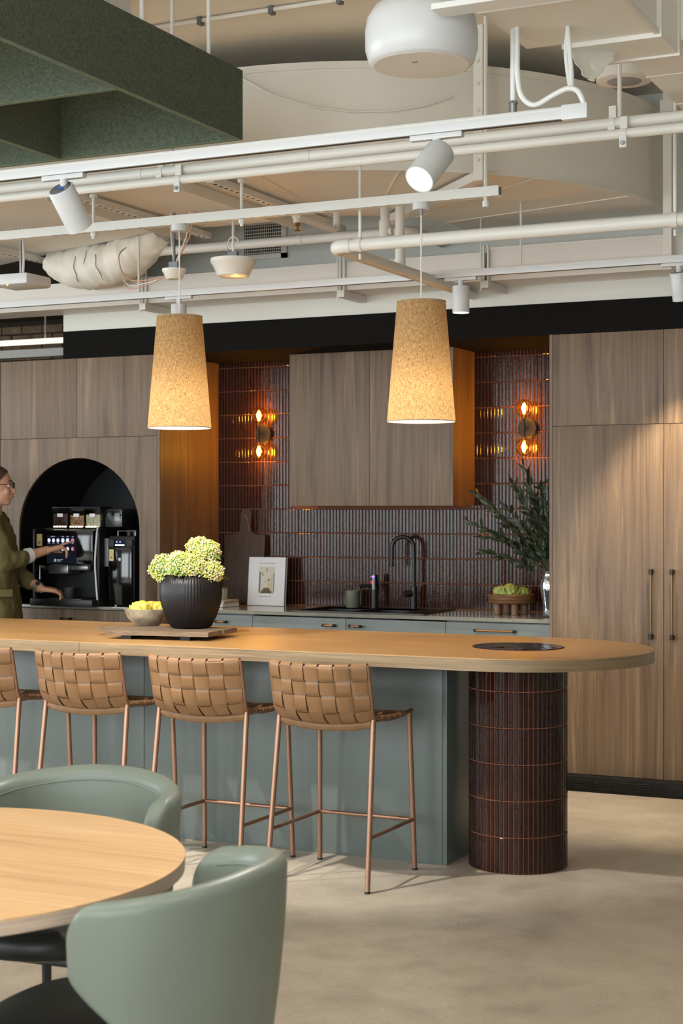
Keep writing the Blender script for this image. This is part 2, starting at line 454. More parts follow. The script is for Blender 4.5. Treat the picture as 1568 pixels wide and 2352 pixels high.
# ================================================================== the setting
struct(MB().box(XL, XR, YB, YF, -0.12, 0.0).build('floor', 'concrete', origin=(0, 0, 0)), 'polished concrete floor with fine aggregate')
struct(MB().box(XL, XR, YB, YF, ZC, ZC + 0.2).build('ceiling', 'slab_paint', origin=(0, 0, ZC)), 'painted concrete slab soffit high above the services')
def window_wall(name, fixed, lo, hi, wins, horizontal):
    mb = MB(); t = 0.2
    def bx(a, b, z0, z1):
        if horizontal: mb.box(a, b, fixed - t, fixed, z0, z1)
        else: mb.box(fixed - t, fixed, a, b, z0, z1)
    z0, z1 = WIN_Z
    bx(lo, hi, 0, z0); bx(lo, hi, z1, ZC)
    e = [lo] + [q for w_ in wins for q in w_] + [hi]
    for i in range(0, len(e), 2): bx(e[i], e[i + 1], z0, z1)
    return struct(mb.build(name, 'white_wall', origin=(0, 0, 0)))
window_wall('wall_rear', YB, XL, XR, WIN_REAR, True)
window_wall('wall_left', XL, YB, YF, WIN_LEFT, False)
struct(MB().box(XR, XR + 0.2, YB, YF, 0, ZC).build('wall_right', 'white_wall', origin=(0, 0, 0)))
struct(MB().box(XL, XR, YF, YF + 0.2, 0, ZC).build('wall_far', 'dark_soffit', origin=(0, 0, 0)))
def window(n, a, b, fixed, horizontal):
    z0, z1 = WIN_Z; fr = MB(); pn = MB(); t = 0.05; c = fixed - 0.1
    def bx(m_, p, q, r0, r1, d):
        if horizontal: m_.box(p, q, c - d, c + d, r0, r1)
        else: m_.box(c - d, c + d, p, q, r0, r1)
    mid = (a + b) / 2
    for p, q, r0, r1 in ((a, a + t, z0, z1), (b - t, b, z0, z1), (a, b, z0, z0 + t), (a, b, z1 - t, z1), (mid - t / 2, mid + t / 2, z0, z1)):
        bx(fr, p, q, r0, r1, 0.03)
    o = struct(fr.build('window_%d' % n, 'black_metal'))
    for p, q in ((a + t, mid - t / 2), (mid + t / 2, b - t)):
        g_ = MB(); bx(g_, p, q, z0 + t, z1 - t, 0.004); g_.build('pane', 'pane', o)
n_ = 1
for a, b in WIN_REAR: window(n_, a, b, YB, True); n_ += 1
for a, b in WIN_LEFT: window(n_, a, b, XL, False); n_ += 1

YT, YC, YK = 8.90, 8.20, 8.27          # tiled wall, tall-cabinet fronts, bench front
ZT = 2.402
# tiled wall: grout bed, tiles in front of it
wb = MB(); wb.box(-5.16, -2.69, YT, YT + 0.15, 0.0, ZT)
wall_back = struct(wb.build('wall_back', 'grout', origin=(0, 0, 0)), 'splashback wall of dark brown glazed finger tiles with rust grout')
# black and white wall above the cabinets, black soffit over the recess
struct(MB().box(-5.836, 0.6, YC, YT + 0.15, ZT, 2.57).build('trim_1', 'black_paint', origin=(0, 0, 0)), 'black bulkhead strip above the kitchen cabinets')
struct(MB().box(-5.836, 0.6, YC + 0.003, YT + 0.15, 2.57, ZC).build('wall_bulkhead', 'white_wall', origin=(0, 0, 0)), 'off white upper wall above the black bulkhead')
struct(MB().box(-5.16, -5.15, YT, YT + 0.15, 0, ZT).box(-1.4, 4.5, YT, YT + 0.15, 0, ZT).box(-9.0, -5.16, YT + 0.002, YT + 0.15, 0, ZT).build('wall_kitchen', 'white_wall', origin=(0, 0, 0)))
# the space beyond the cabinets on the left: dark soffit beam and brick wall far behind
struct(MB().box(-12.0, -5.84, 9.2, 12.6, 3.27, 3.5).build('ceiling_beam', 'dark_soffit', origin=(0, 0, 0)), 'dark dropped soffit in the room beyond the cabinets')

# --- finger tiles
TW, TH = 0.02195, 0.1485
def tile_mb(wd, ht, dp=0.005):
    """tile lying in xz, face towards -y, rounded long edges"""
    a = wd / 2; pr = [(-a, 0), (-a, -dp * 0.5), (-a * 0.74, -dp * 0.95), (0, -dp), (a * 0.74, -dp * 0.95), (a, -dp * 0.5), (a, 0)]
    e = 0.0025; mb = MB()
    rows = [[(x, 0.0, z) if j in (0, len(pr) - 1) else (x * 0.94, y * 0.55, z) for j, (x, y) in enumerate(pr)] for z in (0.0,)]
    rows += [[(x, y, z) for x, y in pr] for z in (e, ht - e)]
    rows += [[(x, 0.0, ht) if j in (0, len(pr) - 1) else (x * 0.94, y * 0.55, ht) for j, (x, y) in enumerate(pr)]]
    mb.strip(rows)
    mb.add(rows[0], [tuple(range(7))]); mb.add(rows[-1], [tuple(range(7))[::-1]])
    return mb
tile_me = tile_mb(TW - 0.0045, TH - 0.005).mesh('tile', ang=20); tile_me.materials.append(MAT['tile'])
cols = int(round((5.145 - 2.70) / TW)); spots = []
for j in range(11):
    z0 = 0.8845 + j * TH
    for i in range(cols):
        x = -2.953 - (i - 10) * TW
        if x < -5.14 or x > -2.70: continue
        if z0 > 1.40 and -4.61 < x < -3.43 and z0 + TH > 1.55: continue
        spots.append((x, z0, j))
vis = [s_ for s_ in spots if s_[0] < -2.94 and s_[2] < 10]
vis.sort(key=lambda s_: -(s_[0] + 0.0 * s_[1]))
near = set(vis[:300])
stuff = MB(); tm = tile_mb(TW - 0.0045, TH - 0.005); tp = tile_mb(TW - 0.0045, ZT - 0.002 - 2.3695)
for s_ in spots:
    x, z0, j = s_
    if s_ in near:
        o = bpy.data.objects.new('tile', tile_me); C.objects.link(o); o.parent = wall_back
        o.location = (x, YT, z0 + 0.0025); o.rotation_euler = (R.uniform(-.006, .006), 0, R.uniform(-.03, .03))
    else:
        src = tp if j == 10 else tm; dx = R.uniform(-.03, .03)
        stuff.add([(p[0] + x, p[1] + YT + dx * p[0], p[2] + z0 + 0.0025) for p in src.v], src.f)
o = stuff.build('tile_field', 'tile', wall_back, merge=False, ang=20); o['kind'] = 'stuff'

# ================================================================== joinery
def knob_bar(parent, x0, x1, z, y, horiz=True):
    """copper bar on two dark feet"""
    h = MB(); h.tube([(x0, y - 0.028, z), (x1, y - 0.028, z)], 0.0055, 10).build('handle_bar', 'handle_copper', parent)
    for q in (x0, x1):
        s_ = -1 if q == x0 else 1
        MB().tube([(q - s_ * 0.006, y - 0.028, z), (q + s_ * 0.022 - s_ * 0.016, y - 0.028, z)], 0.0085, 10).tube([(q - s_ * 0.001, y + 0.001, z), (q - s_ * 0.001, y - 0.030, z)], 0.006, 8).build('handle_foot', 'handle_dark', parent)
def vert_bar(parent, x, z0, z1, y):
    MB().tube([(x, y - 0.035, z0), (x, y - 0.035, z1)], 0.0075, 10).build('handle_bar', 'bronze', parent)
    for q in (z0, z1):
        MB().tube([(x, y - 0.035, q - 0.014), (x, y - 0.035, q + 0.014)], 0.0115, 10).tube([(x, y + 0.001, q), (x, y - 0.037, q)], 0.009, 8).build('handle_foot', 'handle_dark', parent)

# left tall cabinet with the coffee niche
LX0, LX1 = -6.309, -5.138
lt = thing('tall_cabinet', 'grey walnut tall cabinet with black arched coffee niche on the left', 'cabinet', ((LX0 + LX1) / 2, 8.5, 0))
MB().box(LX1 - 0.02, LX1, YC, YT, 0.08, ZT).build('end_panel', 'walnut', lt)
MB().box(LX0, LX0 + 0.016, YC + 0.022, YT, 0.08, ZT).box(LX0, LX1 - 0.02, YC + 0.03, YT, 2.38, ZT).box(LX0, LX1 - .02, YC + .03, YT, 1.905, 1.925).box(LX0, LX1 - .02, YT - .012, YT, .08, ZT).build('carcass', 'walnut', lt)
for x0, x1 in ((LX0 + 0.002, -5.7375), (-5.7345, LX1 - 0.0225)):
    MB().box(x0, x1, YC, YC + 0.02, 1.9165, ZT - 0.001, 0.0012).build('door', 'walnut', lt)
# arched panel
AX, AR, AZ, PZ0, PZ1 = -5.725, 0.443, 1.348, 0.886, 1.9135
nA = 40; xs = [AX - AR * math.cos(PI * i / nA) for i in range(nA + 1)]; zs = [AZ + AR * math.sin(PI * i / nA) for i in range(nA + 1)]
ap = MB(); px0, px1 = LX0 + 0.002, LX1 - 0.0225
for y, rev in ((YC, False), (YC + 0.02, True)):
    vs = [(x, y, z) for x, z in zip(xs, zs)] + [(x, y, PZ1) for x in xs]
    fs = [(i, i + 1, nA + 2 + i, nA + 1 + i) for i in range(nA)]
    ap.add(vs, fs)
    for a, b, c_ in ((px0, AX - AR, 0), (AX + AR, px1, 0)):
        ap.add([(a, y, PZ0), (b, y, PZ0), (b, y, AZ), (b, y, PZ1), (a, y, PZ1), (a, y, AZ)], [(0, 1, 2, 3, 4, 5)])
edge = [(AX - AR, PZ0)] + list(zip(xs, zs)) + [(AX + AR, PZ0)]
ap.add([(x, y, z) for x, z in edge for y in (YC, YC + 0.02)], [(2 * i, 2 * i + 1, 2 * i + 3, 2 * i + 2) for i in range(len(edge) - 1)])
oe = [(px0, PZ0), (px0, PZ1), (px1, PZ1), (px1, PZ0)]
ap.add([(x, y, z) for x, z in oe for y in (YC, YC + 0.02)], [(2 * i, 2 * i + 1, 2 * i + 3, 2 * i + 2) for i in range(3)])
ap.build('arch_panel', 'walnut', lt, ang=30)
nl = MB(); edge2 = edge
nl.add([(x, y, z) for x, z in edge2 for y in (YC + 0.0205, YT - 0.08)], [(2 * i, 2 * i + 1, 2 * i + 3, 2 * i + 2) for i in range(len(edge2) - 1)])
nl.add([(x, YT - 0.08, z) for x, z in edge2], [tuple(range(len(edge2)))])
nl.build('niche_lining', 'black_lining', lt, ang=40)
MB().box(AX - 0.002, AX + 0.002, YT - 0.083, YT - 0.08, 0.89, AZ + AR - .01).build('lining_joint', 'black_matte', lt)
MB().box(LX0 + 0.002, LX1 - 0.022, YC - 0.005, YT - 0.09, 0.866, 0.8855, 0.002).build('niche_shelf', 'stone', lt)
for x0, x1, hx in ((LX0 + 0.002, -5.752, -5.80), (-5.749, LX1 - 0.0225, None)):
    d_ = MB().box(x0, x1, YC, YC + 0.02, 0.472, 0.862, 0.0012).build('drawer_front', 'walnut', lt)
    MB().box(x0, x1, YC, YC + 0.02, 0.08, 0.468, 0.0012).build('drawer_front', 'walnut', lt)
    if hx: knob_bar(d_, hx - 0.03, hx + 0.03, 0.806, YC)
MB().box(LX0, LX1, YC + 0.06, YC + 0.08, 0.0, 0.08).build('kickboard', 'black_matte', lt)
icon = MB(); ix, iz = -5.69, 0.795
for a, b, c_, d_ in ((-.027, .027, -.025, -.022), (-.027, .027, .022, .025), (-.027, -.024, -.025, .025), (.024, .027, -.025, .025), (-.012, .004, -.012, -.009), (-.012, .004, .008, .011), (-.012, -.009, -.012, .011), (.001, .004, -.012, .011), (.010, .018, -.004, .010), (.010, .018, -.016, -.008)):
    icon.box(ix + a, ix + b, YC - 0.0008, YC + 0.0005, iz + c_, iz + d_)
icon.build('icon_mark', 'ink_grey', lt)
# one more tall unit further left
lt2 = thing('tall_cabinet', 'grey walnut tall cabinet at the left edge beyond the coffee niche', 'cabinet', (-6.6, 8.5, 0))
MB().box(-6.93, LX0 - 0.003, YC + 0.022, YT, 0.08, ZT).build('carcass', 'walnut', lt2)
MB().box(-6.93, LX0 - 0.004, YC, YC + 0.02, 1.9165, ZT - .001, .0012).build('door', 'walnut', lt2)
MB().box(-6.93, LX0 - 0.004, YC, YC + 0.02, 0.08, 1.9135, .0012).build('door', 'walnut', lt2)
MB().box(-6.93, LX0 - 0.004, YC + 0.06, YC + 0.08, 0, 0.08).build('kickboard', 'black_matte', lt2)

# right tall cabinet (concealed fridges)
RX = [-2.692, -2.0955, -1.50]
for i in range(2):
    x0, x1 = RX[i], RX[i + 1]
    lab = ['walnut tall fridge cabinet beside the tiled recess, bronze handle at its right edge', 'walnut tall fridge cabinet at the right edge of the picture'][i]
    rt = thing('fridge_cabinet', lab, 'cabinet', ((x0 + x1) / 2, 8.5, 0))
    if i == 0: MB().box(-2.711, x0 - 0.001, YC, YT, 0.08, ZT).build('end_panel', 'walnut', rt)
    MB().box(x0, x1 - 0.001, YC + 0.022, YT, 0.08, ZT).build('carcass', 'walnut', rt)
    MB().box(x0 + .001, x1 - .0015, YC, YC + 0.02, 1.9165, ZT - .001, .0012).build('door', 'walnut', rt)
    dr = MB().box(x0 + .001, x1 - .0015, YC, YC + 0.02, 0.08, 1.9135, .0012).build('door', 'walnut', rt)
    vert_bar(dr, (-2.154, -2.045)[i], 0.818, 1.152, YC)
    MB().box(x0 if i else -2.711, x1, YC - 0.078, YC + 0.02, 0.0, 0.078).build('kickboard', 'black_matte', rt)
    for zz in (0.022, 0.034, 0.046, 0.058):
        for k in range(5):
            a = x0 + 0.04 + k * 0.104
            MB().box(a, a + 0.096, YC - 0.081, YC - 0.077, zz, zz + 0.006).build('vent_slat', 'black_metal', rt)

# upper cabinet
UX = [-4.448, -3.924, -3.418]
uc = thing('wall_cabinet', 'grey walnut wall cabinet hung on the tiles above the sink', 'cabinet', (-3.93, 8.7, 1.496))
MB().box(UX[0], -3.4185, 8.572, YT - 0.004, 1.497, ZT).build('carcass', 'walnut', uc)
for a, b in ((UX[0], UX[1] - .0015), (UX[1] + .0015, UX[2])):
    MB().box(a, b, 8.55, 8.57, 1.496, ZT - .001, .0012).build('door', 'walnut', uc)
MB().box(UX[2] + .001, -3.400, 8.55, YT - 0.004, 1.496, ZT - .001).build('end_panel', 'walnut', uc)

# base cabinets under the bench
BX = [-5.136, -4.56, -3.953, -3.342, -2.713]
labs = ['green base cabinet left of the sink, behind the black vase', 'green base cabinet under the book, knob handle at its right', 'green base cabinet under the sink, knob handle at its left', 'green base cabinet with long copper bar handle, beside the fridge']
for i in range(4):
    x0, x1 = BX[i] + .0015, BX[i + 1] - .0015
    bc = thing('base_cabinet', labs[i], 'cabinet', ((x0 + x1) / 2, 8.6, 0), group='base cabinets under the stone bench')
    MB().box(x0, x1, YK + 0.045, YT - 0.002, 0.08, 0.66).box(x0, x1, YK + 0.045, YT - .002, .66, .858 if i in (0, 3) else .67).build('carcass', 'green_laminate', bc)
    f_ = MB().box(x0, x1, YK + 0.022, YK + 0.044, 0.60 if i in (0, 3) else 0.09, 0.852, 0.001).build('drawer_front' if i in (0, 3) else 'door', 'green_laminate', bc)
    if i in (0, 3): MB().box(x0, x1, YK + 0.022, YK + 0.044, 0.09, 0.597, 0.001).build('drawer_front', 'green_laminate', bc)
    MB().box(x0, x1, YK + 0.08, YK + 0.10, 0, 0.08).build('kickboard', 'black_matte', bc)
    a, b = ((-4.79, -4.73), (-4.085, -4.018), (-3.917, -3.854), (-3.158, -2.934))[i]
    knob_bar(f_, a, b, 0.812, YK + 0.022)
    if i == 3:
        ic = MB()
        for p, q, r_, s_ in ((-.018, .018, -.024, -.022), (-.018, .018, .022, .024), (-.018, -.016, -.024, .024), (.016, .018, -.024, .024), (-.01, -.006, -.016, .016), (.0, .01, -.016, -.002), (.0, .01, .004, .016)):
            ic.box(-2.79 + p, -2.79 + q, YK + .0212, YK + .0225, .786 + r_, .786 + s_)
        ic.build('icon_mark', 'ink_grey', bc)

# stone bench with the sink cut-out
SX0, SX1, SY0, SY1 = -4.33, -3.50, 8.36, 8.86
bt = MB()
for a, b, c_, d_ in ((BX[0], SX0, YK, YT - .001), (SX1, BX[4], YK, YT - .001), (SX0, SX1, YK, SY0), (SX0, SX1, SY1, YT - .001)):
    bt.box(a, b, c_, d_, 0.862, 0.882)
tag(bt.build('benchtop', 'stone'), 'thin grey polished stone benchtop along the tiled wall', 'benchtop')
sk = thing('kitchen_sink', 'black double bowl sink set into the grey stone bench', 'sink', ((SX0 + SX1) / 2, 8.6, 0.70))
rim = MB()
for a, b, c_, d_ in ((SX0 + .001, SX1 - .001, SY0 + .001, SY0 + .03), (SX0 + .001, SX1 - .001, SY1 - .08, SY1 - .001), (SX0 + .001, SX0 + .025, SY0 + .03, SY1 - .08), (SX1 - .17, SX1 - .001, SY0 + .03, SY1 - .08), (-3.985, -3.955, SY0 + .03, SY1 - .08)):
    rim.box(a, b, c_, d_, 0.874, 0.887, 0.002)
rim.build('rim', 'sink_black', sk)
for a, b in ((SX0 + .02, -3.98), (-3.96, SX1 - .165)):
    bw = MB(); c_, d_, zb = SY0 + .025, SY1 - .075, 0.72
    bw.box(a, b, c_, d_, zb, zb + .006)
    bw.box(a, a + .006, c_, d_, zb, .875).box(b - .006, b, c_, d_, zb, .875).box(a, b, c_, c_ + .006, zb, .875).box(a, b, d_ - .006, d_, zb, .875)
    o = bw.build('bowl', 'sink_black', sk)
    MB().lathe([(0.0, 0), (.035, 0), (.04, .002), (.0, .003)], ((a + b) / 2, (c_ + d_) / 2, zb + .006), 16).build('drain', 'steel', o)

# ================================================================== island
IZ, IT = 0.90, 0.05
IY0, IY1 = 5.78, 6.89
IC = ((IY0 + IY1) / 2); IR = (IY1 - IY0) / 2; IXR = -2.23; IXL = -6.3
poly = [(IXL, IY0), (-4.02, IY0)] + [(IXR + IR * math.cos(a), IC + IR * math.sin(a)) for a in [(-PI / 2 + PI * i / 48) for i in range(49)]] + [(IXL, IY1)]
isl = thing('kitchen_island', 'long oak island bench with rounded end and grey green panels', 'island', (-3.6, IC, 0))
top = MB().prism(poly, IZ - 0.004, IZ).build('worktop', 'oak_top', isl, ang=30)
eg = MB(); pts = poly; n = len(pts)
eg.prism([(x, y) for x, y in pts], IZ - IT, IZ - 0.0042).build('worktop_edge', 'oak_edge', isl, ang=30)
MB().box(-4.0305, -4.0295, IY0 - .0006, IY0 + .002, IZ - IT, IZ).build('worktop_joint', 'handle_dark', isl)
pf = 6.187; pe = -2.487
for a, b in ((-6.25, -4.80), (-4.797, -3.962), (-3.959, pe - 0.0205)):
    MB().box(a, b, pf, pf + 0.02, 0.0, IZ - IT - .001, 0.0008).build('front_panel', 'green_laminate', isl)
MB().box(pe - 0.0185, pe, pf, 6.75, 0.0, IZ - IT - .001, 0.0008).build('end_panel', 'green_laminate', isl)
MB().box(-6.25, pe - 0.02, pf + 0.022, 6.75, 0.01, IZ - IT - .001).build('core', 'island_dark', isl)
# inlaid disc of finger tiles at the column's head
CX, CY, CR = -2.23, 6.335, 0.2
dg = MB().lathe([(0, 0), (0.193, 0), (0.193, 0.0015), (0, 0.0015)], (CX, CY, IZ), 48).build('inlay_bed', 'grout', isl)
ca, sa = math.cos(math.radians(62)), math.sin(math.radians(62))
def clip_circle(poly_, r_):
    out = []
    for i in range(len(poly_)):
        p, q = Vector(poly_[i]), Vector(poly_[(i + 1) % len(poly_)])
        pin, qin = p.length <= r_, q.length <= r_
        if pin: out.append(p)
        if pin != qin:
            d_ = q - p; A = d_.dot(d_); B = 2 * p.dot(d_); Cc = p.dot(p) - r_ * r_
            disc = B * B - 4 * A * Cc
            if disc > 0:
                for t_ in sorted(((-B - disc ** .5) / (2 * A), (-B + disc ** .5) / (2 * A))):
                    if 0 < t_ < 1: out.append(p + d_ * t_)
    return out
for i in range(-9, 10):
    for j in range(-2, 2):
        a0, a1 = i * 0.0205 - .0085, i * 0.0205 + .0085; b0, b1 = j * .1475 + .003, (j + 1) * .1475 - .003
        pl = clip_circle([(a0, b0), (a1, b0), (a1, b0 * .5 + b1 * .5), (a1, b1), (a0, b1), (a0, b0 * .5 + b1 * .5)], 0.188)
        if len(pl) < 3: continue
        pw = [(CX + p[0] * ca - p[1] * sa, CY + p[0] * sa + p[1] * ca) for p in pl]
        ar = abs(sum(pw[k][0] * pw[(k + 1) % len(pw)][1] - pw[(k + 1) % len(pw)][0] * pw[k][1] for k in range(len(pw)))) / 2
        if ar < 4e-5: continue
        tl = MB().prism(pw, IZ + .001, IZ + .0045); gx_, gy_ = R.uniform(-.018, .018), R.uniform(-.018, .018); n0 = len(pw)
        mx_, my_ = sum(p[0] for p in pw) / n0, sum(p[1] for p in pw) / n0
        for k in range(n0, 2 * n0):
            p = tl.v[k]; tl.v[k] = (p[0], p[1], p[2] + (p[0] - mx_) * gx_ + (p[1] - my_) * gy_)
        tl.build('tile', 'tile', isl)

# tiled column under the rounded end
col = thing('tiled_column', 'round column of dark brown glazed finger tiles under the island', 'column', (CX, CY, 0))
MB().lathe([(0.2, 0.0), (0.2, 0.8485)], (CX, CY, 0), 64).build('core', 'grout', col)
MB().lathe([(0.196, 0.0), (0.196, 0.012)], (CX, CY, 0), 48).build('foot', 'black_matte', col)
NCOL = 64; pit = 2 * PI * 0.2045 / NCOL
ct = tile_mb(pit - 0.0042, 0.1425, 0.0042); ctp = tile_mb(pit - 0.0042, 0.8485 - 0.7365 - .004, 0.0042)
ct_me = ct.mesh('tile', ang=20); ct_me.materials.append(MAT['tile'])
ctp_me = ctp.mesh('tile', ang=20); ctp_me.materials.append(MAT['tile'])
view = math.atan2(-CY, -CX); stuff = MB()
for k in range(NCOL):
    a = 2 * PI * k / NCOL
    dlt = abs((a - view + PI) % (2 * PI) - PI)
    for j in range(6):
        z0 = 0.003 + j * 0.1468
        last = j == 5
        rz = a + PI / 2 + R.uniform(-.012, .012); Pc = V(CX + 0.2 * math.cos(a), CY + 0.2 * math.sin(a), z0)
        if dlt < math.radians(112):
            o = bpy.data.objects.new('tile', ctp_me if last else ct_me); C.objects.link(o); o.parent = col
            o.location = Pc - col.location; o.rotation_euler = (0, 0, rz)
        else:
            M_ = Matrix.Translation(Pc) @ Matrix.Rotation(rz, 4, 'Z'); src = ctp if last else ct
            stuff.add([M_ @ Vector(p) for p in src.v], src.f)
o = stuff.build('tile_field', 'tile', col, merge=False, ang=20); o['kind'] = 'stuff'

# ================================================================== ceiling services
# --- big curved air duct: runs along the wall, sweeps round into it
DC, RO, RI, DZ0, DZ1 = (-3.75, 8.1), 1.68, 0.555, 3.0, 3.484
def duct_outline(off=0.0):
    near = [(-9.5, DC[1] - RO - off)] + arc(DC, RO + off, -PI / 2, 0, 40) + [(DC[0] + RO + off, YC - 0.002)]
    far = [(DC[0] + RI - off, YC - 0.002)] + arc(DC, RI - off, 0, -PI / 2, 24) + [(-4.80, DC[1] - RI + off), (-6.27, 8.14 + off), (-9.5, 8.14 + off)]
    return near, far
dk = thing('air_duct', 'large cream air duct sweeping in a curve below the slab', 'duct', (-3.75, 7.2, DZ0))
near, far = duct_outline()
MB().prism(near + far, DZ0, DZ1).build('duct_body', 'cream_paint', dk, ang=30)
fl = MB()
for z0, z1 in ((DZ1 - 0.028, DZ1 + 0.004), (DZ0 - 0.004, DZ0 + 0.010)):
    n0, f0 = duct_outline(0.008)
    m = len(near)
    for i in range(m - 1):
        a, b, c_, d_ = near[i], near[i + 1], n0[i + 1], n0[i]
        fl.add([(p[0], p[1], z) for z in (z0, z1) for p in (a, b, c_, d_)], [(0, 1, 2, 3), (4, 5, 6, 7), (3, 2, 6, 7), (0, 1, 5, 4)])
fl.build('flange', 'cream_paint', dk, ang=30)
for k in range(4):                                  # radial seams under the bend
    a = -PI / 2 + PI / 2 * (k + 0.35) / 4
    d_ = V(math.cos(a), math.sin(a), 0); p = V(DC[0], DC[1], DZ0)
    q = V(-d_.y, d_.x, 0) * 0.004
    s_ = MB(); A, B = p + d_ * (RI + .01), p + d_ * (RO - .01)
    s_.add([A - q, A + q, B + q, B - q] + [v_ - V(0, 0, 0.004) for v_ in (A - q, A + q, B + q, B - q)], [(0, 1, 2, 3), (4, 5, 6, 7), (0, 1, 5, 4), (1, 2, 6, 5), (2, 3, 7, 6), (3, 0, 4, 7)])
    s_.build('seam', 'cream_paint', dk)
# cable swagged over the duct's face
sw = [(-3.62, 3.46), (-3.557, 3.42), (-3.434, 3.347), (-3.258, 3.284), (-3.085, 3.258), (-2.916, 3.264), (-2.80, 3.29), (-2.70, 3.335)]
tag(MB().tube([(x, DC[1] - math.sqrt(max(0, (RO + .012) ** 2 - max(0, x - DC[0]) ** 2)), z) for x, z in sw], 0.006, 6).build('data_cable', 'cream_paint'), 'thin painted cable sagging across the face of the curved duct', 'cable')

# --- second straight duct above the cabinets, on trapeze brackets
d2 = thing('air_duct', 'straight rectangular white duct above the kitchen cabinets', 'duct', (-3.5, 8.07, 2.67))
MB().box(-9.3, -2.985, 7.95, YC - 0.002, 2.672, 2.825).build('duct_body', 'off_white', d2)
MB().box(-2.955, 0.6, 7.95, YC - 0.002, 2.672, 2.842).build('duct_body', 'off_white', d2)
MB().box(-2.955, 0.6, 7.944, 7.95, 2.832, 2.846).build('flange', 'off_white', d2)
for i, x in enumerate((-5.079, -3.804, -2.97)):
    t = thing('trapeze_bracket', ['steel strut bracket under the straight duct, behind the left linen pendant', 'steel strut bracket under the straight duct, left of the right linen pendant', 'steel strut bracket under the straight duct, right of the right linen pendant'][i], 'bracket', (x, 7.93, 2.64))
    MB().box(x - .02, x + .02, 7.915, YC - .004, 2.632, 2.670).build('strut', 'pipe_paint', t)
    MB().box(x - .016, x - .008, 7.93, 7.944, 2.632, 2.86).box(x + .008, x + .016, 7.93, 7.944, 2.632, 2.86).build('hanger_strap', 'pipe_paint', t)
    MB().tube([(x - .028, 7.935, 2.62), (x - .028, 7.935, 3.0)], 0.005, 6).build('rod', 'pipe_paint', t)

# --- slotted struts under the big duct
def strut(label, a, b, holes=True, wdt=0.041, ht=0.03):
    a, b = Vector(a), Vector(b); L = (b - a).length; d_ = (b - a).normalized(); sd = V(-d_.y, d_.x, 0) * (wdt / 2)
    t = thing('slotted_strut', label, 'strut', tuple(a))
    up = V(0, 0, ht)
    MB().add([a - sd, a + sd, b + sd, b - sd, a - sd + up, a + sd + up, b + sd + up, b - sd + up], [(0, 1, 2, 3), (4, 5, 6, 7), (0, 1, 5, 4), (1, 2, 6, 5), (2, 3, 7, 6), (3, 0, 4, 7)]).build('channel', 'pipe_paint', t)
    if holes:
        h = MB(); k = 0.05
        while k < L - 0.03:
            c_ = a + d_ * k; hl, hw = 0.014, 0.0085
            pl = []
            for i in range(10):
                an = 2 * PI * i / 10
                pl.append(c_ + d_ * (hl * math.cos(an)) + sd.normalized() * (hw * math.sin(an)) - V(0, 0, 0.0006))
            h.add(pl, [tuple(range(10))]); k += 0.052
        o = h.build('slots', 'hole', t, merge=False); o['kind'] = 'stuff'
    return t
strut('slotted steel strut under the duct behind the white spotlight', (-4.475, 6.33, 2.955), (-4.465, 7.62, 2.955))
strut('slotted steel strut under the duct above the white dome sensor', (-3.70, 6.33, 2.955), (-3.715, 7.75, 2.955))
strut('slotted steel strut above the small white wireless unit', (-5.81, 6.9, 2.955), (-5.80, 8.03, 2.955))
for i, (x, y0, y1) in enumerate(((-3.90, 6.33, 7.62), (-4.62, 6.33, 7.62))):
    tag(MB().box(x - .02, x + .02, y0, y1, 2.975, 2.9985).box(x + .015, x + .02, y0, y1, 2.945, 2.975).build('angle_bar', 'cream_paint'), ['painted steel angle under the duct beside the dome sensor strut', 'painted steel angle under the duct near the white spotlight'][i], 'steel angle')
strut('diagonal painted strut under the duct bend behind the right pendant', (-2.541, 6.75, 2.945), (-3.375, 7.60, 2.945), False, 0.045, 0.04)
vp = thing('strut_post', 'upright painted strut in front of the curved duct face', 'strut', (-2.545, 6.735, 2.945))
MB().box(-2.567, -2.523, 6.70, 6.73, 2.93, ZC).build('channel', 'cream_paint', vp)
for zz in (3.02, 3.12, 3.24, 3.36, 3.46): MB().tube([(-2.545, 6.70, zz), (-2.545, 6.692, zz)], 0.008, 8).build('bolt', 'pipe_paint', vp)
tag(MB().tube([(-2.372, 6.335, ZC), (-2.372, 6.335, 2.74)], 0.009, 8).tube([(-2.372, 6.335, 2.76), (-2.372, 6.335, 2.735)], 0.014, 8).build('threaded_rod', 'pipe_paint'), 'long threaded rod dropping to the right end of the pendant rail', 'rod')
tag(MB().box(-2.018, -1.975, 7.88, 7.92, 2.66, ZC).box(-2.03, -1.965, 7.87, 7.93, 3.44, 3.50).build('strut_post', 'cream_paint'), 'upright painted strut at the right end of the curved duct', 'strut')

# --- pendant rail and front pipes
rl = thing('lighting_rail', 'slim white slotted rail carrying the linen pendants', 'rail', (-3.6, 6.335, 2.775))
MB().box(-6.2, -2.309, 6.315, 6.355, 2.777, 2.818).build('channel', 'white_paint', rl)
sl = MB()
x = -6.15
while x < -2.36: sl.box(x, x + .03, 6.3135, 6.3565, 2.7755, 2.7775); x += .06
o = sl.build('slots', 'off_white', rl, merge=False); o['kind'] = 'stuff'
MB().box(-2.309, -2.3075, 6.32, 6.35, 2.782, 2.814).build('end_cap', 'zinc', rl)
for x in (-4.335, -3.538):
    tag(MB().tube([(x, 6.335, 2.745), (x, 6.335, 2.955)], 0.008, 8).tube([(x, 6.335, 2.757), (x, 6.335, 2.775)], 0.014, 6).tube([(x, 6.335, 2.94), (x, 6.335, 2.955)], 0.018, 8).build('threaded_rod', 'pipe_paint'), 'short threaded rod holding the pendant rail ' + ('near the white spotlight' if x < -4 else 'above the dome sensor'), 'rod')

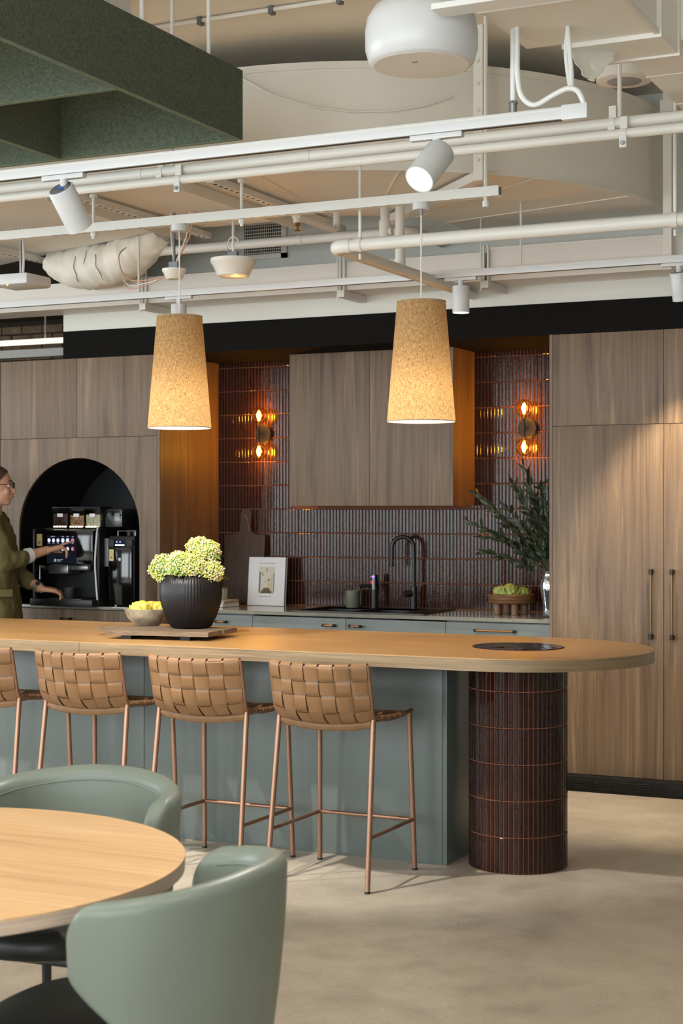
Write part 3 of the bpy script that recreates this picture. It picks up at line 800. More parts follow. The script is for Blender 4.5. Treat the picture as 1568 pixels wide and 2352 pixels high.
def pipe(name, label, pts, r, n=14, parts=None):
    t = thing(name, label, 'pipe', tuple(pts[0]))
    MB().tube(pts, r, n).build('run', 'pipe_paint', t); return t
def bend(a, b, c_, r, n=8):
    """path a-b-c with the corner at b rounded"""
    a, b, c_ = Vector(a), Vector(b), Vector(c_); u = (a - b).normalized() * r; w_ = (c_ - b).normalized() * r
    out = [a]
    for i in range(n + 1):
        t = i / n; out.append((b + u) * (1 - t) ** 2 + b * 2 * t * (1 - t) + (b + w_) * t * t)
    return out + [c_]
P1 = pipe('water_pipe', 'upper of the two long cream pipes crossing the ceiling', [(-6.5, 5.6, 2.845), (1.5, 5.6, 2.845)], 0.0215)
P2 = pipe('water_pipe', 'lower of the two long cream pipes crossing the ceiling', [(-6.5, 5.575, 2.80), (1.5, 5.575, 2.80)], 0.018)
for t, xs_ in ((P1, (-3.499, -1.613, -0.3)), (P2, (-3.40, -1.565, -0.25))):
    r = 0.0215 if t is P1 else 0.018; y, z = (5.6, 2.845) if t is P1 else (5.575, 2.80)
    for x in xs_:
        MB().tube([(x - .009, y, z), (x + .009, y, z)], r + .003, 14).box(x - .013, x + .013, y - r - .006, y - r + .006, z - r - .035, z - r + .006).box(x - .013, x + .013, y - .012, y, z + r - .004, z + r + .04).build('clamp', 'pipe_paint', t)
        MB().tube([(x, y - r - .006, z - r - .02), (x, y - r - .016, z - r - .02)], .008, 6).build('bolt', 'steel', t)
for x, lab in ((-1.59, 'pipe hanger rod near the right duct unit'), (-3.45, 'pipe hanger rod behind the green felt baffle')):
    tag(MB().tube([(x, 5.6, 2.866), (x, 5.6, ZC)], 0.008, 8).build('threaded_rod', 'pipe_paint'), 'thin painted ' + lab, 'rod')
for x in (-3.62, -2.85):
    MB().tube([(x - .03, 5.6, 2.845), (x + .03, 5.6, 2.845)], .0232, 14).build('coupling', 'pipe_paint', P1)

# thick pipe with an elbow into the wall
P3 = pipe('water_pipe', 'thick cream pipe that elbows back to the wall above the sink', bend((1.5, 6.45, 2.64), (-3.14, 6.45, 2.64), (-3.14, YC + 0.002, 2.64), 0.07), 0.0285, 16)
MB().tube(bend((-3.05, 6.45, 2.64), (-3.14, 6.45, 2.64), (-3.14, 6.54, 2.64), 0.07), 0.0315, 16).build('elbow', 'pipe_paint', P3)
for x in (-3.005, -1.602):
    MB().tube([(x - .012, 6.45, 2.64), (x + .012, 6.45, 2.64)], .0325, 16).tube([(x, 6.45, 2.60), (x, 6.45, 2.575)], .006, 6).build('clamp', 'pipe_paint', P3)
    tag(MB().tube([(x, 6.45, 2.672), (x, 6.45, 2.998 if x < -2 else ZC)], 0.0075, 8).build('threaded_rod', 'pipe_paint'), 'thin rod holding the thick pipe ' + ('at its elbow' if x < -2 else 'at the far right'), 'rod')
# sprinkler main behind, with stubs and drop
P4 = pipe('sprinkler_pipe', 'cream sprinkler main passing in front of the wall vent', bend((-5.2, 7.72, 2.925), (-3.30, 7.72, 2.925), (-3.30, 8.15, 2.925), 0.08), 0.026, 14)
for x in (-3.95, -4.4): MB().tube([(x - .01, 7.72, 2.925), (x + .01, 7.72, 2.925)], .029, 14).build('clamp', 'pipe_paint', P4)
P5 = pipe('sprinkler_pipe', 'cream sprinkler branch with a brass head above the left pendant', bend((-3.555, 6.92, 2.885), (-3.555, 7.35, 2.885), (-3.555, 7.35, 2.99), 0.05), 0.0175, 12)
MB().tube([(-3.555, 6.90, 2.885), (-3.555, 6.95, 2.885)], .022, 12).tube([(-3.555, 6.915, 2.885), (-3.555, 6.915, 2.855)], .020, 12).build('elbow', 'pipe_paint', P5)
MB().lathe([(.013, 0), (.013, -.012), (.006, -.015), (.006, -.035), (.014, -.036), (.016, -.04), (.0, -.041)], (-3.555, 6.915, 2.855), 12).build('sprinkler_head', 'brass', P5)
P6 = pipe('sprinkler_pipe', 'cream pipe tee hanging under the duct left of the right pendant', [(-3.265, 7.30, 2.999), (-3.265, 7.30, 2.82)], 0.024, 14)
MB().tube([(-3.265, 7.30, 2.905), (-3.265, 7.30, 2.815)], .030, 14).tube([(-3.265, 7.30, 2.85), (-3.225, 7.30, 2.85)], .02, 12).build('tee', 'pipe_paint', P6)
P7 = pipe('drop_pipe', 'short upright cream pipe dropping onto the thick elbowed pipe', [(-3.14, 7.2, 2.998), (-3.14, 7.2, 2.655)], 0.024, 14)
MB().tube([(-3.14, 7.2, 2.69), (-3.14, 7.2, 2.655)], .028, 14).build('collar', 'pipe_paint', P7)

# --- return-air grille on the upper wall
vg = thing('wall_vent', 'white framed two part grille vent on the upper wall', 'vent', (-4.43, YC, 2.92))
fr = MB(); gx0, gx1, gz0, gz1 = -4.58, -4.28, 2.92, 3.15
for a, b, c_, d_ in ((gx0, gx1, gz1 - .03, gz1), (gx0, gx1, gz0, gz0 + .028), (gx0, gx0 + .022, gz0, gz1), (gx1 - .036, gx1, gz0, gz1), (gx0, gx1, 3.021, 3.042)): fr.box(a, b, YC - .012, YC + .002, c_, d_)
fr.build('frame', 'off_white', vg)
MB().box(gx0 + .01, gx1 - .01, YC - .002, YC + .002, gz0 + .01, gz1 - .01).build('backing', 'hole', vg)
for c_, d_ in ((gz0 + .028, 3.021), (3.042, gz1 - .03)):
    for k in range(4):
        z = c_ + (k + .5) * (d_ - c_) / 4; MB().box(gx0 + .02, gx1 - .03, YC - .009, YC - .004, z - .002, z + .002).build('slat', 'off_white', vg)
    g_ = MB()
    for k in range(17):
        x = gx0 + .03 + k * .0136; g_.box(x - .0015, x + .0015, YC - .008, YC - .003, c_, d_)
    o = g_.build('fins', 'off_white', vg, merge=False); o['kind'] = 'stuff'

# --- flexible insulated duct
fx = thing('flexible_duct', 'bulging silver white flexible duct sagging beneath the big duct', 'flexible duct', (-5.35, 7.85, 2.75))
path = []
for i in range(61):
    t = i / 60; x = -5.72 + t * 0.92; y = 7.93 - 0.24 * t
    z = 2.955 + 0.07 * t - 0.10 * math.sin(PI * t) ** .8
    path.append((x, y, z))
rad = [0.05 + 0.082 * math.sin(PI * (i + 4) / 68) ** .8 + R.uniform(-.0025, .0025) for i in range(61)]
fm = MB().tube(path, rad, 40)
fm.v = [tuple(Vector(p) + Vector(p).normalized() * 0.0) for p in fm.v]
nv = []
for p in fm.v:
    q = Vector(p); k = mnoise.noise(q * 9) * 0.014 + mnoise.noise(V(q.x * 70 + q.z * 14, q.y * 5, q.z * 10)) * 0.013
    c_ = min(path, key=lambda s_: (Vector(s_) - q).length); nv.append(tuple(q + (q - Vector(c_)).normalized() * k))
fm.v = nv
fm.build('sleeve', 'insul', fx, ang=70)
for i, a0, a1 in ((22, 1.2, 2.4), (28, 1.0, 2.7), (34, 1.3, 2.5)):                     # silver foil showing at the folds
    c_ = Vector(path[i]); pts = []
    t_ = (Vector(path[i + 1]) - Vector(path[i - 1])).normalized(); n1 = t_.cross(V(0, 1, 0)).normalized(); n2 = t_.cross(n1)
    for k in range(10):
        a = a0 + (a1 - a0) * k / 9
        pts.append(c_ + (n1 * math.cos(a) + n2 * math.sin(a)) * (rad[i] + .004) + t_ * (.006 * math.sin(k * 1.3)))
    MB().tube(pts, .0022, 6).build('foil_fold', 'zinc', fx)

# --- wires from the small dome
for k, (dx, mat_) in enumerate(((0, 'cable_orange'), (.03, 'off_white'), (.05, 'cable_orange'))):
    pts = [(-4.235 + dx * .5, 6.9, 2.685), (-4.29 - dx, 6.95, 2.66 - dx * .3), (-4.5, 7.05, 2.655 - dx * .5), (-4.72, 7.2, 2.70 - dx), (-4.90, 7.4, 2.85), (-4.95, 7.55, 2.93)]
    sm = [Vector(p) for p in pts]; fine = []
    for i in range(len(sm) - 1):
        p0, p1, p2, p3 = sm[max(0, i - 1)], sm[i], sm[i + 1], sm[min(len(sm) - 1, i + 2)]
        for s_ in range(6):
            t = s_ / 6; fine.append(0.5 * ((2 * p1) + (p2 - p0) * t + (2 * p0 - 5 * p1 + 4 * p2 - p3) * t * t + (3 * p1 - p0 - 3 * p2 + p3) * t ** 3))
    fine.append(sm[-1])
    tag(MB().tube(fine, .0028, 6).build('thin_wire', mat_), ['orange wire looping from the small dome towards the flexible duct', 'pale wire looping from the small dome towards the flexible duct', 'lowest orange wire looping from the small dome to the flexible duct'][k], 'wire')
for k, (dx, mat_) in enumerate(((-.012, 'off_white'), (.055, 'off_white'), (.07, 'cable_orange'))):
    tag(MB().tube([(-4.24, 6.9, 2.68), (-4.24 + dx * .5, 6.9, 2.74), (-4.24 + dx * 1.3, 6.9, 2.83), (-4.24 + dx * 1.7, 6.9, 2.955)], .004, 6).build('thin_wire', mat_), ['pale wire rising straight from the small dome', 'pale wire slanting up right from the small dome', 'orange wire slanting up right from the small dome'][k], 'wire')

# --- domes, wireless unit
def dome(label, x, y, z, r, h, lit):
    t = thing('dome_sensor', label, 'ceiling sensor', (x, y, z))
    MB().lathe([(0, z * 0), (r * .62, 0), (r * .70, .004), (r * .90, h * .62), (r, h * .78), (r, h), (0, h)], (x, y, z), 32).build('bowl', 'off_white', t)
    MB().lathe([(0, -.0015), (r * .6, -.0012), (r * .6, .001), (0, .001)], (x, y, z), 24).build('lens', 'led_warm' if lit == 2 else 'off_white', t)
    MB().tube([(x, y, z + h), (x, y, 2.955)], .007, 8).build('rod', 'zinc' if lit == 0 else 'pipe_paint', t)
    MB().box(x - .025, x + .025, y - .012, y + .012, z + h, z + h + .035).build('clip', 'zinc', t); return t
t = dome('white dome speaker with added warm light on its underside beneath the vent', -3.958, 7.0, 2.632, 0.113, 0.088, 1)
MB().tube([(-3.958 + .03 * math.cos(a), 7.0, 2.80 + .03 * math.sin(a)) for a in [2 * PI * i / 14 for i in range(13)]], .004, 6).build('cable_loop', 'off_white', t)
lamp('dome_fill', (-3.93, 6.98, 2.60), 0.15, (1, .6, .2), .01)  # added lamp, imitates the pendant's reflection under the dome
dome('small white dome sensor with wires, left of the left pendant cord', -4.24, 6.9, 2.625, 0.06, 0.05, 0)
ap_ = thing('wireless_unit', 'flat white square wireless access point hung at the left', 'access point', (-5.17, 6.9, 2.635))
MB().box(-5.30, -5.06, 6.79, 7.01, 2.64, 2.70, .018).build('case', 'white_plastic', ap_)
MB().tube([(-5.18, 6.9, 2.70), (-5.18, 6.9, 2.955)], .007, 8).build('rod', 'steel', ap_)
MB().tube([(-5.165, 6.9, 2.70), (-5.16, 6.9, 2.80), (-5.17, 6.9, 2.955)], .006, 8).build('cable', 'off_white', ap_)
MB().sphere((-5.19, 6.80, 2.641), .004, 8, 6).build('status_light', 'led_yellow', ap_)

# --- light tracks and spotlights
def track(label, x0, x1, y, z, wd=.034, ht=.036):
    t = thing('light_track', label, 'light track', ((x0 + x1) / 2, y, z - ht))
    MB().box(x0, x1, y - wd / 2, y + wd / 2, z - ht, z, .002).build('channel', 'white_plastic', t)
    MB().box(x0, x1, y - wd / 2 - .0012, y - wd / 2, z - ht + .026, z - ht + .029).build('groove', 'off_white', t)
    MB().box(x0, x1 - .02, y - .008, y + .008, z - ht - .0006, z - ht + .001).build('slot', 'gasket', t); return t
ZF = 2.648; ZB = 2.682
tf = track('front white light track with the glowing spotlight', -6.5, -1.386, 4.55, ZF)
MB().box(-1.462, -1.384, 4.531, 4.569, ZF - .040, ZF + .004, .002).build('feed_box', 'white_plastic', tf)
tb = track('rear white light track above the kitchen aisle', -8.5, 1.2, 7.6, ZB)
for x, lab in ((-1.617, 'white steel rod holding the front light track'),):
    t = thing('track_hanger', lab, 'rod', (x, 4.55, ZF))
    MB().tube([(x, 4.55, ZF + .03), (x, 4.55, ZC)], .0085, 10).build('rod', 'white_paint', t)
    MB().tube([(x, 4.55, ZF), (x, 4.55, ZF + .035)], .012, 10).tube([(x, 4.55, ZF + .028), (x, 4.55, ZF + .036)], .015, 6).build('nut', 'steel', t)
def smooth(pts, k=6):
    sm = [Vector(p) for p in pts]; fine = []
    for i in range(len(sm) - 1):
        p0, p1, p2, p3 = sm[max(0, i - 1)], sm[i], sm[i + 1], sm[min(len(sm) - 1, i + 2)]
        for s_ in range(k):
            t = s_ / k; fine.append(0.5 * ((2 * p1) + (p2 - p0) * t + (2 * p0 - 5 * p1 + 4 * p2 - p3) * t * t + (3 * p1 - p0 - 3 * p2 + p3) * t ** 3))
    return fine + [sm[-1]]
tag(MB().tube(smooth([(-1.601, 4.54, ZC), (-1.601, 4.54, 2.90), (-1.599, 4.54, 2.76), (-1.585, 4.54, 2.692), (-1.545, 4.54, 2.663), (-1.49, 4.54, 2.685), (-1.445, 4.54, 2.70), (-1.415, 4.545, 2.69), (-1.398, 4.55, 2.652)]), .0085, 10).build('power_cable', 'white_paint'), 'white cable looping down to the feed end of the front track', 'cable')
tag(MB().tube(smooth([(-1.463, 4.60, 2.90), (-1.458, 4.60, 2.83), (-1.452, 4.60, 2.75), (-1.449, 4.59, 2.70)]), .0075, 8).tube(smooth([(-1.463, 4.60, 2.90), (-1.470, 4.60, 2.83), (-1.462, 4.60, 2.75), (-1.449, 4.59, 2.70)]), .006, 8).build('power_cable', 'white_paint'), 'folded white cable hanging from the torn opening of the ceiling unit', 'cable')
for x in (-2.66, 0.0, -4.9, -6.6):
    tag(MB().tube([(x, 7.6, ZB), (x, 7.6, 2.999 if x < -2 else ZC)], .006, 8).build('threaded_rod', 'pipe_paint'), 'thin rod holding the rear track, ' + {-2.66: 'just behind the right pendant cord', 0.0: 'out to the right', -4.9: 'behind the left pendant cord', -6.6: 'far to the left'}[x], 'rod')

def spot(label, x, y, ztrack, aim, r, L, energy, col=(1.0, .94, .86), on=True, angle=60, group='track spotlights', blue=False, lens=True):
    t = thing('track_spotlight', label, 'spotlight', (x, y, ztrack - .07), group=group)
    zt = ztrack - .036
    MB().box(x - .085, x + .085, y - .013, y + .013, zt - .017, zt - .001, .002).build('adapter', 'white_plastic', t)
    d_ = (Vector(aim) - V(x, y, zt - .07)).normalized()
    piv = V(x, y, zt - .045)
    MB().tube([(x, y, zt - .016), piv], .014, 12).build('joint', 'white_plastic', t)
    Mr = d_.to_track_quat('Z', 'Y').to_matrix().to_4x4(); c_ = piv - d_ * (L * .18) + V(0, 0, -r * .55)
    MB().lathe([(0, 0), (r * .96, 0), (r, .003), (r, L * .70), (r * .985, L * .705), (r, L * .71), (r, L), (r * .9, L), (r * .88, L - .03), (0, L - .03)], c_, 36, M=Mr).build('barrel', 'white_plastic', t, ang=40)
    MB().lathe([(0, L - .0295), (r * .87, L - .0295), (r * .87, L - .022), (0, L - .022)], c_, 28, M=Mr).build('lens', 'spot_lens' if lens else 'clear_glass', t)
    MB().lathe([(0, -.0015), (r * .86, -.001), (r * .86, .0), (0, .0)], c_, 28, M=Mr).build('back_plate', 'steel_grey', t)
    if blue: MB().box(-.02, .02, -.006, .006, -.004, -.0015).build('blue_tape', 'tape_blue', t, local=True).matrix_local = Matrix.Translation(c_ - t.location) @ Mr @ Matrix.Rotation(.6, 4, 'Z')
    if on:
        p = c_ + d_ * (L + .006)
        lamp('spot_beam', p, energy, col, r * .6, 'SPOT', p + d_, angle, .45)
    return t
SPOT = 1.0
spot('white track spotlight with blue tape, tilted away at the left', -3.235, 4.55, ZF, (-3.05, 6.2, 0.6), .046, .155, 190 * SPOT, angle=62, blue=True)
spot('glowing white track spotlight facing the camera, right of centre', -1.862, 4.55, ZF, (-2.10, 3.55, 1.6), .046, .15, 120 * SPOT, angle=70)
spot('white track spotlight pointing straight down behind the left pendant', -4.64, 7.6, ZB, (-4.64, 7.6, 0), .043, .135, 70 * SPOT, angle=62)
spot('white track spotlight pointing straight down, right of the right pendant', -2.979, 7.6, ZB, (-2.979, 7.62, 0), .043, .135, 70 * SPOT, angle=62)
spot('white track spotlight at the right edge lighting the walnut fridge cabinet', -1.868, 7.6, ZB, (-1.80, 8.15, 0.9), .043, .135, 130 * SPOT, (1, .80, .55), angle=78)
spot('white track spotlight on the front track beyond the left edge', -4.55, 4.55, ZF, (-4.2, 6.1, 0.5), .046, .15, 190 * SPOT, angle=62)
spot('white track spotlight on the front track far beyond the left edge', -5.75, 4.55, ZF, (-5.2, 6.1, 0.5), .046, .15, 190 * SPOT, angle=62)

fill_track = track('added white light track out of view, brightening the foreground', -6.5, 3.5, 2.0, ZF)  # unseen track, added with its downlights to brighten floor and foreground
for i, x in enumerate((-4.6, -3.2, -1.8, -0.4, 1.0)):
    spot(['first', 'second', 'third', 'fourth', 'fifth'][i] + ' added fill downlight from the left on the unseen track', x, 2.0, ZF, (x, 2.25, 0), .046, .15, 45 * SPOT, (1, .94, .86), angle=120)

# --- white drum speaker
sp = thing('drum_speaker', 'large round white pendant speaker at the top right', 'speaker', (-1.843, 4.384, 2.777))
MB().lathe([(0, 0), (.145, 0), (.156, .010), (.166, .045), (.1665, .095), (.160, .135), (.140, .168), (.10, .186), (0, .19)], (-1.843, 4.384, 2.777), 64).build('body', 'white_plastic', sp, ang=50)
MB().lathe([(0, -.001), (.1405, -.001), (.1405, .0008), (0, .0008)], (-1.843, 4.384, 2.777), 48).build('grille', 'off_white', sp)
MB().box(-1.852, -1.836, 4.33, 4.344, 2.7745, 2.7765).build('badge', 'book_grey', sp)
for dx, dy in ((0, 0), (.10, .045)): MB().tube([(-1.843 + dx, 4.384 + dy, 2.945), (-1.843 + dx, 4.384 + dy, ZC)], .0065, 8).build('suspension_rod', 'white_paint', sp)
s2 = thing('ceiling_speaker', 'round cream surface speaker on the slab behind the torn paper', 'speaker', (-1.747, 6.255, 3.17))
MB().lathe([(0, 0), (.105, 0), (.111, .004), (.104, .09), (.085, .14), (.085, ZC - 3.17)], (-1.757, 6.255, 3.17), 48).build('body', 'off_white', s2, ang=50)
MB().lathe([(0, -.002), (.066, -.002), (.07, .001), (0, .001)], (-1.757, 6.255, 3.17), 32).build('grille', 'book_grey', s2)

# --- ceiling air unit at the top right with torn insulation
au = thing('air_unit', 'boxy cream ceiling air unit at the top right corner', 'air unit', (-1.44, 4.2, 2.9))
MB().box(-1.648, -1.24, 3.0, 4.765, 2.90, 3.35).build('unit_case', 'cream_paint', au)
MB().box(-1.655, -1.233, 4.35, 4.356, 2.894, 3.35).build('seam', 'cream_paint', au)
MB().box(-1.245, -1.232, 3.0, 4.768, 2.893, 2.91).build('edge_trim', 'off_white', au)
MB().box(-1.535, -1.225, 4.766, 4.97, 2.885, 3.36).build('collar', 'cream_paint', au)
MB().box(-1.54, -1.218, 4.962, 4.975, 2.878, 3.37).build('flange', 'off_white', au)
MB().box(-1.425, -1.05, 4.976, 6.9, 2.93, 3.34).build('duct_run', 'cream_paint', au)
for y in (5.35, 5.75, 6.2): MB().box(-1.428, -1.047, y, y + .006, 2.927, 3.34).build('seam', 'cream_paint', au)
pp = MB(); g0 = [(-1.528, 4.80, 2.898), (-1.42, 4.83, 2.90), (-1.40, 4.90, 2.885)]
rows = []
for i in range(11):
    t = i / 10; row = []
    for j in range(11):
        s_ = j / 10
        w_ = 0.145 * (1 - 0.62 * t) ; x = -1.528 + 0.055 * t + w_ * s_; y = 4.78 + .10 * s_ * (1 - t * .6) - .03 * t; z = 2.899 - 0.125 * t * (0.75 + .25 * math.sin(3 * s_)) 
        k = mnoise.noise(V(x * 45, y * 45, z * 45)) * .012 * (t > 0); row.append((x + k, y + k * 1.4, z + k * .6))
    rows.append(row)
pp.strip(rows); o = pp.build('torn_paper', 'crumple', au, ang=12)
md = o.modifiers.new('thick', 'SOLIDIFY'); md.thickness = .0015
tag(MB().box(-1.72, -1.30, 4.16, 4.24, 2.862, 2.878).build('support_rail', 'white_paint'), 'flat white rail between the drum speaker and the air unit', 'rail')
tag(MB().tube([(-1.30, 6.9, 2.7), (-1.30, 6.9, 2.93)], .006, 8).build('threaded_rod', 'pipe_paint'), 'thin rod under the far end of the right duct run', 'rod')

# --- conduit on the slab, small things up there
cn = thing('ceiling_conduit', 'thin cream conduit clipped along the slab at the top', 'conduit', (-3.3, 6.07, 3.60))
MB().tube([(-6.5, 6.075, ZC - .014), (0.5, 6.075, ZC - .014)], .010, 10).build('run', 'cream_paint', cn)
for x in (-3.598, -3.246, -2.924, -4.0, -2.5): MB().box(x - .010, x + .010, 6.058, 6.092, ZC - .034, ZC - .002).build('clip', 'zinc', cn)
cg = thing('slab_cassette', 'square white ceiling cassette cut off by the top edge', 'ceiling cassette', (-3.8, 5.3, 3.5))
MB().box(-4.4, -3.66, 5.0, 5.62, 3.5, ZC).box(-4.4, -3.64, 5.0, 5.645, 3.485, 3.50).build('case', 'white_paint', cg)

# --- green felt baffles
fb = thing('felt_baffle', 'dark green felt ceiling baffle grid at the upper left', 'acoustic baffle', (-4.0, 4.6, 2.9))
BZ0, BZ1, T = 2.9, 3.17, 0.024
XA = -3.045; YA = 5.46
def panel(x0, x1, y0, y1):
    p = MB().box(x0, x1, y0, y1, BZ0 + .0015, BZ1).build('felt_panel', 'felt', fb)
    MB().box(x0, x1, y0, y1, BZ0, BZ0 + .0015).build('cut_edge', 'felt_edge', p)
panel(XA - T, XA, 2.2, YA)
panel(-6.4, XA - T, YA - T, YA)
panel(-6.4, XA - T, 4.628 - T, 4.628)
panel(-6.4, XA - T, 3.79 - T, 3.79)
panel(-3.878 - T, -3.878, 4.628, YA - T); panel(-3.878 - T, -3.878, 3.79, 4.628 - T); panel(-3.878 - T, -3.878, 2.2, 3.79 - T)
panel(-4.71 - T, -4.71, 4.628, YA - T); panel(-4.71 - T, -4.71, 3.79, 4.628 - T)
for y in (4.76, 5.22):
    MB().tube([(XA - T / 2, y, BZ1 - .01), (XA - T / 2, y, ZC)], .0075, 8).build('hanging_rod', 'white_paint', fb)

# --- what shows beyond the cabinets on the left
bw = MB(); br = thing('brick_wall', 'warm brick wall seen far behind the left cabinets', 'wall panel', (-7.5, 12.4, 2.45)); 
MB().box(-10.6, -6.0, 12.5, 12.6, 2.45, 3.27).build('mortar', 'dark_soffit', br)
bme = MB().box(-.11, .11, -.03, .03, -.035, .035, .004).mesh('brick'); bme.materials.append(MAT['brickwork'])
for j in range(9):
    for i in range(18):
        o = bpy.data.objects.new('brick', bme); C.objects.link(o); o.parent = br
        o.location = V(-10.4 + i * .235 + (.117 if j % 2 else 0), 12.49 + R.uniform(-.006, .006), 2.52 + j * .083) - br.location
tag(MB().box(-10.0, -5.9, 10.2, 10.28, 2.66, 2.72).build('hanging_beam', 'off_white'), 'pale horizontal beam beyond the cabinets at the left', 'beam')
tag(MB().box(-10.0, -7.35, 10.9, 10.95, 2.85, 2.89).build('pale_bar', 'far_bar_glow'), 'thin pale bar with an added glow, hung beyond the cabinets at the left', 'bar')  # pale bar made to glow, to lighten the dark space beyond
for x in (-7.95, -7.45): tag(MB().tube([(x, 10.92, 2.89), (x, 10.92, 3.27)], .006, 6).build('threaded_rod', 'off_white'), ('left' if x < -7.7 else 'right') + ' thin rod holding the far pale bar', 'rod')

# ================================================================== bar stools
# seat-and-back surface: u across (-1..1), s = length along the profile from the seat's front to the back's top
def stool_profile():
    pts = [(0.215, 0.648)]
    for i in range(1, 9): pts.append((0.215 - 0.335 * i / 8, 0.648 - 0.012 * math.sin(PI * i / 8)))
    c_ = (-0.12, 0.708); r = 0.062
    for i in range(1, 8):
        a = -PI / 2 - math.radians(76) * i / 7
        pts.append((c_[0] + r * math.cos(a), c_[1] + r * math.sin(a) - .002))
    y, z = pts[-1]
    for i in range(1, 9): pts.append((y - 0.042 * i / 8, z + (0.868 - z) * i / 8))
    return pts
PRO = stool_profile(); SL = [0.0]
for i in range(1, len(PRO)): SL.append(SL[-1] + math.dist(PRO[i], PRO[i - 1]))
def prof(s_):
    s_ = min(max(s_, 0), SL[-1])
    for i in range(1, len(SL)):
        if s_ <= SL[i] + 1e-9:
            t = (s_ - SL[i - 1]) / (SL[i] - SL[i - 1]); a, b = PRO[i - 1], PRO[i]
            return a[0] + (b[0] - a[0]) * t, a[1] + (b[1] - a[1]) * t
HW = 0.212
def surf(u, s_, off=0.0):
    y, z = prof(s_); y1, z1 = prof(s_ + .004); y0, z0 = prof(s_ - .004)
    ty, tz = y1 - y0, z1 - z0; L = math.hypot(ty, tz) or 1; ty, tz = ty / L, tz / L
    ny, nz = tz, -ty                      # outwards: below the seat, behind the back
    if ny > 0 and abs(nz) < .3: ny, nz = -ny, -nz
    k = min(1.0, max(0.0, (z - 0.64) / 0.08)) if s_ > SL[8] else 0.0
    bow = (1 - u * u)
    yy = y - 0.045 * bow * k - (0.02 * bow if s_ > SL[8] else 0)
    zz = z - (0.018 * bow if s_ > SL[7] and z < .72 else 0.006 * bow)
    hw = HW * (1.0 - 0.02 * (1 - k))
    return V(hw * u, yy + off * (-abs(ny) if s_ > SL[8] else 0), zz + off * (nz if s_ <= SL[8] else nz * 0.3))
NVS, NB = 7, 4
rows_back = [(SL[-1] - 0.058 * (k + 1), SL[-1] - 0.058 * k) for k in range(4)]
rows_seat = [(rows_back[-1][0] - 0.058 * (k + 1), rows_back[-1][0] - 0.058 * k) for k in range(5)]
ROWS = [r_ for r_ in rows_back + rows_seat if r_[0] > 0.004]
def wave_off(i, s_, inv):
    """height of strap i at length s_: over or under the crossing rows"""
    k = (SL[-1] - s_) / 0.058; ph = math.cos(PI * (k - 0.5)) if False else math.sin(PI * k)
    sgn = 1 if int(math.floor(k)) % 2 == 0 else -1
    val = sgn * min(1.0, abs(ph) * 2.2)
    return 0.0036 * val * (1 if (i % 2 == 0) else -1) * (-1 if inv else 1)
def sheet(grid, th=0.0022):
    """solid strip from a grid of (point, normal)"""
    mb = MB(); m = len(grid[0])
    A = [[p + n_ * th / 2 for p, n_ in row] for row in grid]; B = [[p - n_ * th / 2 for p, n_ in row] for row in grid]
    mb.strip(A); mb.strip([r_[::-1] for r_ in B])
    for g0 in ((0, True), (len(grid) - 1, False)):
        i = g0[0]; mb.strip([A[i], B[i]])
    mb.strip([[A[i][0] for i in range(len(grid))], [B[i][0] for i in range(len(grid))]])
    mb.strip([[A[i][-1] for i in range(len(grid))], [B[i][-1] for i in range(len(grid))]])
    return mb
def nrm_at(u, s_):
    a = surf(min(u + .02, 1), s_) - surf(max(u - .02, -1), s_); b = surf(u, s_ + .006) - surf(u, s_ - .006)
    n_ = b.cross(a); n_.normalize()
    if s_ > SL[8] + .02 and n_.y > 0: n_ = -n_
    elif s_ <= SL[8] + .02 and n_.z > 0: n_ = -n_
    return n_
st = thing('bar_stool', 'tan woven leather bar stool nearest the tiled column', 'bar stool', (-2.794, 5.83, 0), group='bar stools along the island')
for i in range(NVS):
    u0 = -1 + 2 * i / NVS + .02; u1 = -1 + 2 * (i + 1) / NVS - .02; grid = []
    ns = 66
    for k in range(ns + 1):
        s_ = 0.004 + (SL[-1] + .004 - 0.004) * k / ns; o_ = wave_off(i, min(s_, SL[-1] - .001), False)
        row = []
        for j in range(3):
            u = u0 + (u1 - u0) * j / 2; n_ = nrm_at(u, s_); row.append((surf(u, s_) + n_ * o_, n_))
        grid.append(row)
    top_p = [q for q, _ in grid[-1]]; nn = [q for _, q in grid[-1]]      # fold over the top rail
    for a in (30, 60, 90, 120, 150):
        ra = math.radians(a); grid.append([(p + V(0, 0.011 * (1 - math.cos(ra)), 0.011 * math.sin(ra)), V(0, -math.cos(ra), math.sin(ra))) for p in top_p])
    sheet(grid).build('upright_strap', 'tan_leather', st, local=True, ang=50)
for jx, (s0, s1) in enumerate(ROWS):
    grid = []; nu = 56
    for k in range(nu + 1):
        u = -1 + 2 * k / nu; ii = min(NVS - 1, int((u + 1) / 2 * NVS)); fr_ = ((u + 1) / 2 * NVS) % 1
        sgn = 1 if (ii + jx) % 2 == 1 else -1
        o_ = 0.0036 * sgn * min(1.0, math.sin(PI * fr_) * 2.4) if 0 < k < nu else 0
        row = []
        for j in range(3):
            s_ = s0 + .004 + (s1 - s0 - .008) * j / 2; n_ = nrm_at(u, s_); row.append((surf(u, s_) + n_ * o_, n_))
        grid.append(row)
    for sd in (0, -1):                                                    # wrap round the side rails
        ext = []
        base = grid[sd]
        for a in (40, 80, 120, 160):
            ra = math.radians(a); x_ = 0.011 * math.sin(ra) * (-1 if sd == 0 else 1); d_ = 0.011 * (1 - math.cos(ra))
            ext.append([(p + V(x_, 0, 0) - n_ * d_, (n_ * math.cos(ra) + V(-1 if sd == 0 else 1, 0, 0) * math.sin(ra)).normalized()) for p, n_ in base])
        grid = (ext[::-1] + grid) if sd == 0 else (grid + ext)
    sheet(grid).build('cross_strap', 'tan_leather', st, local=True, ang=50)
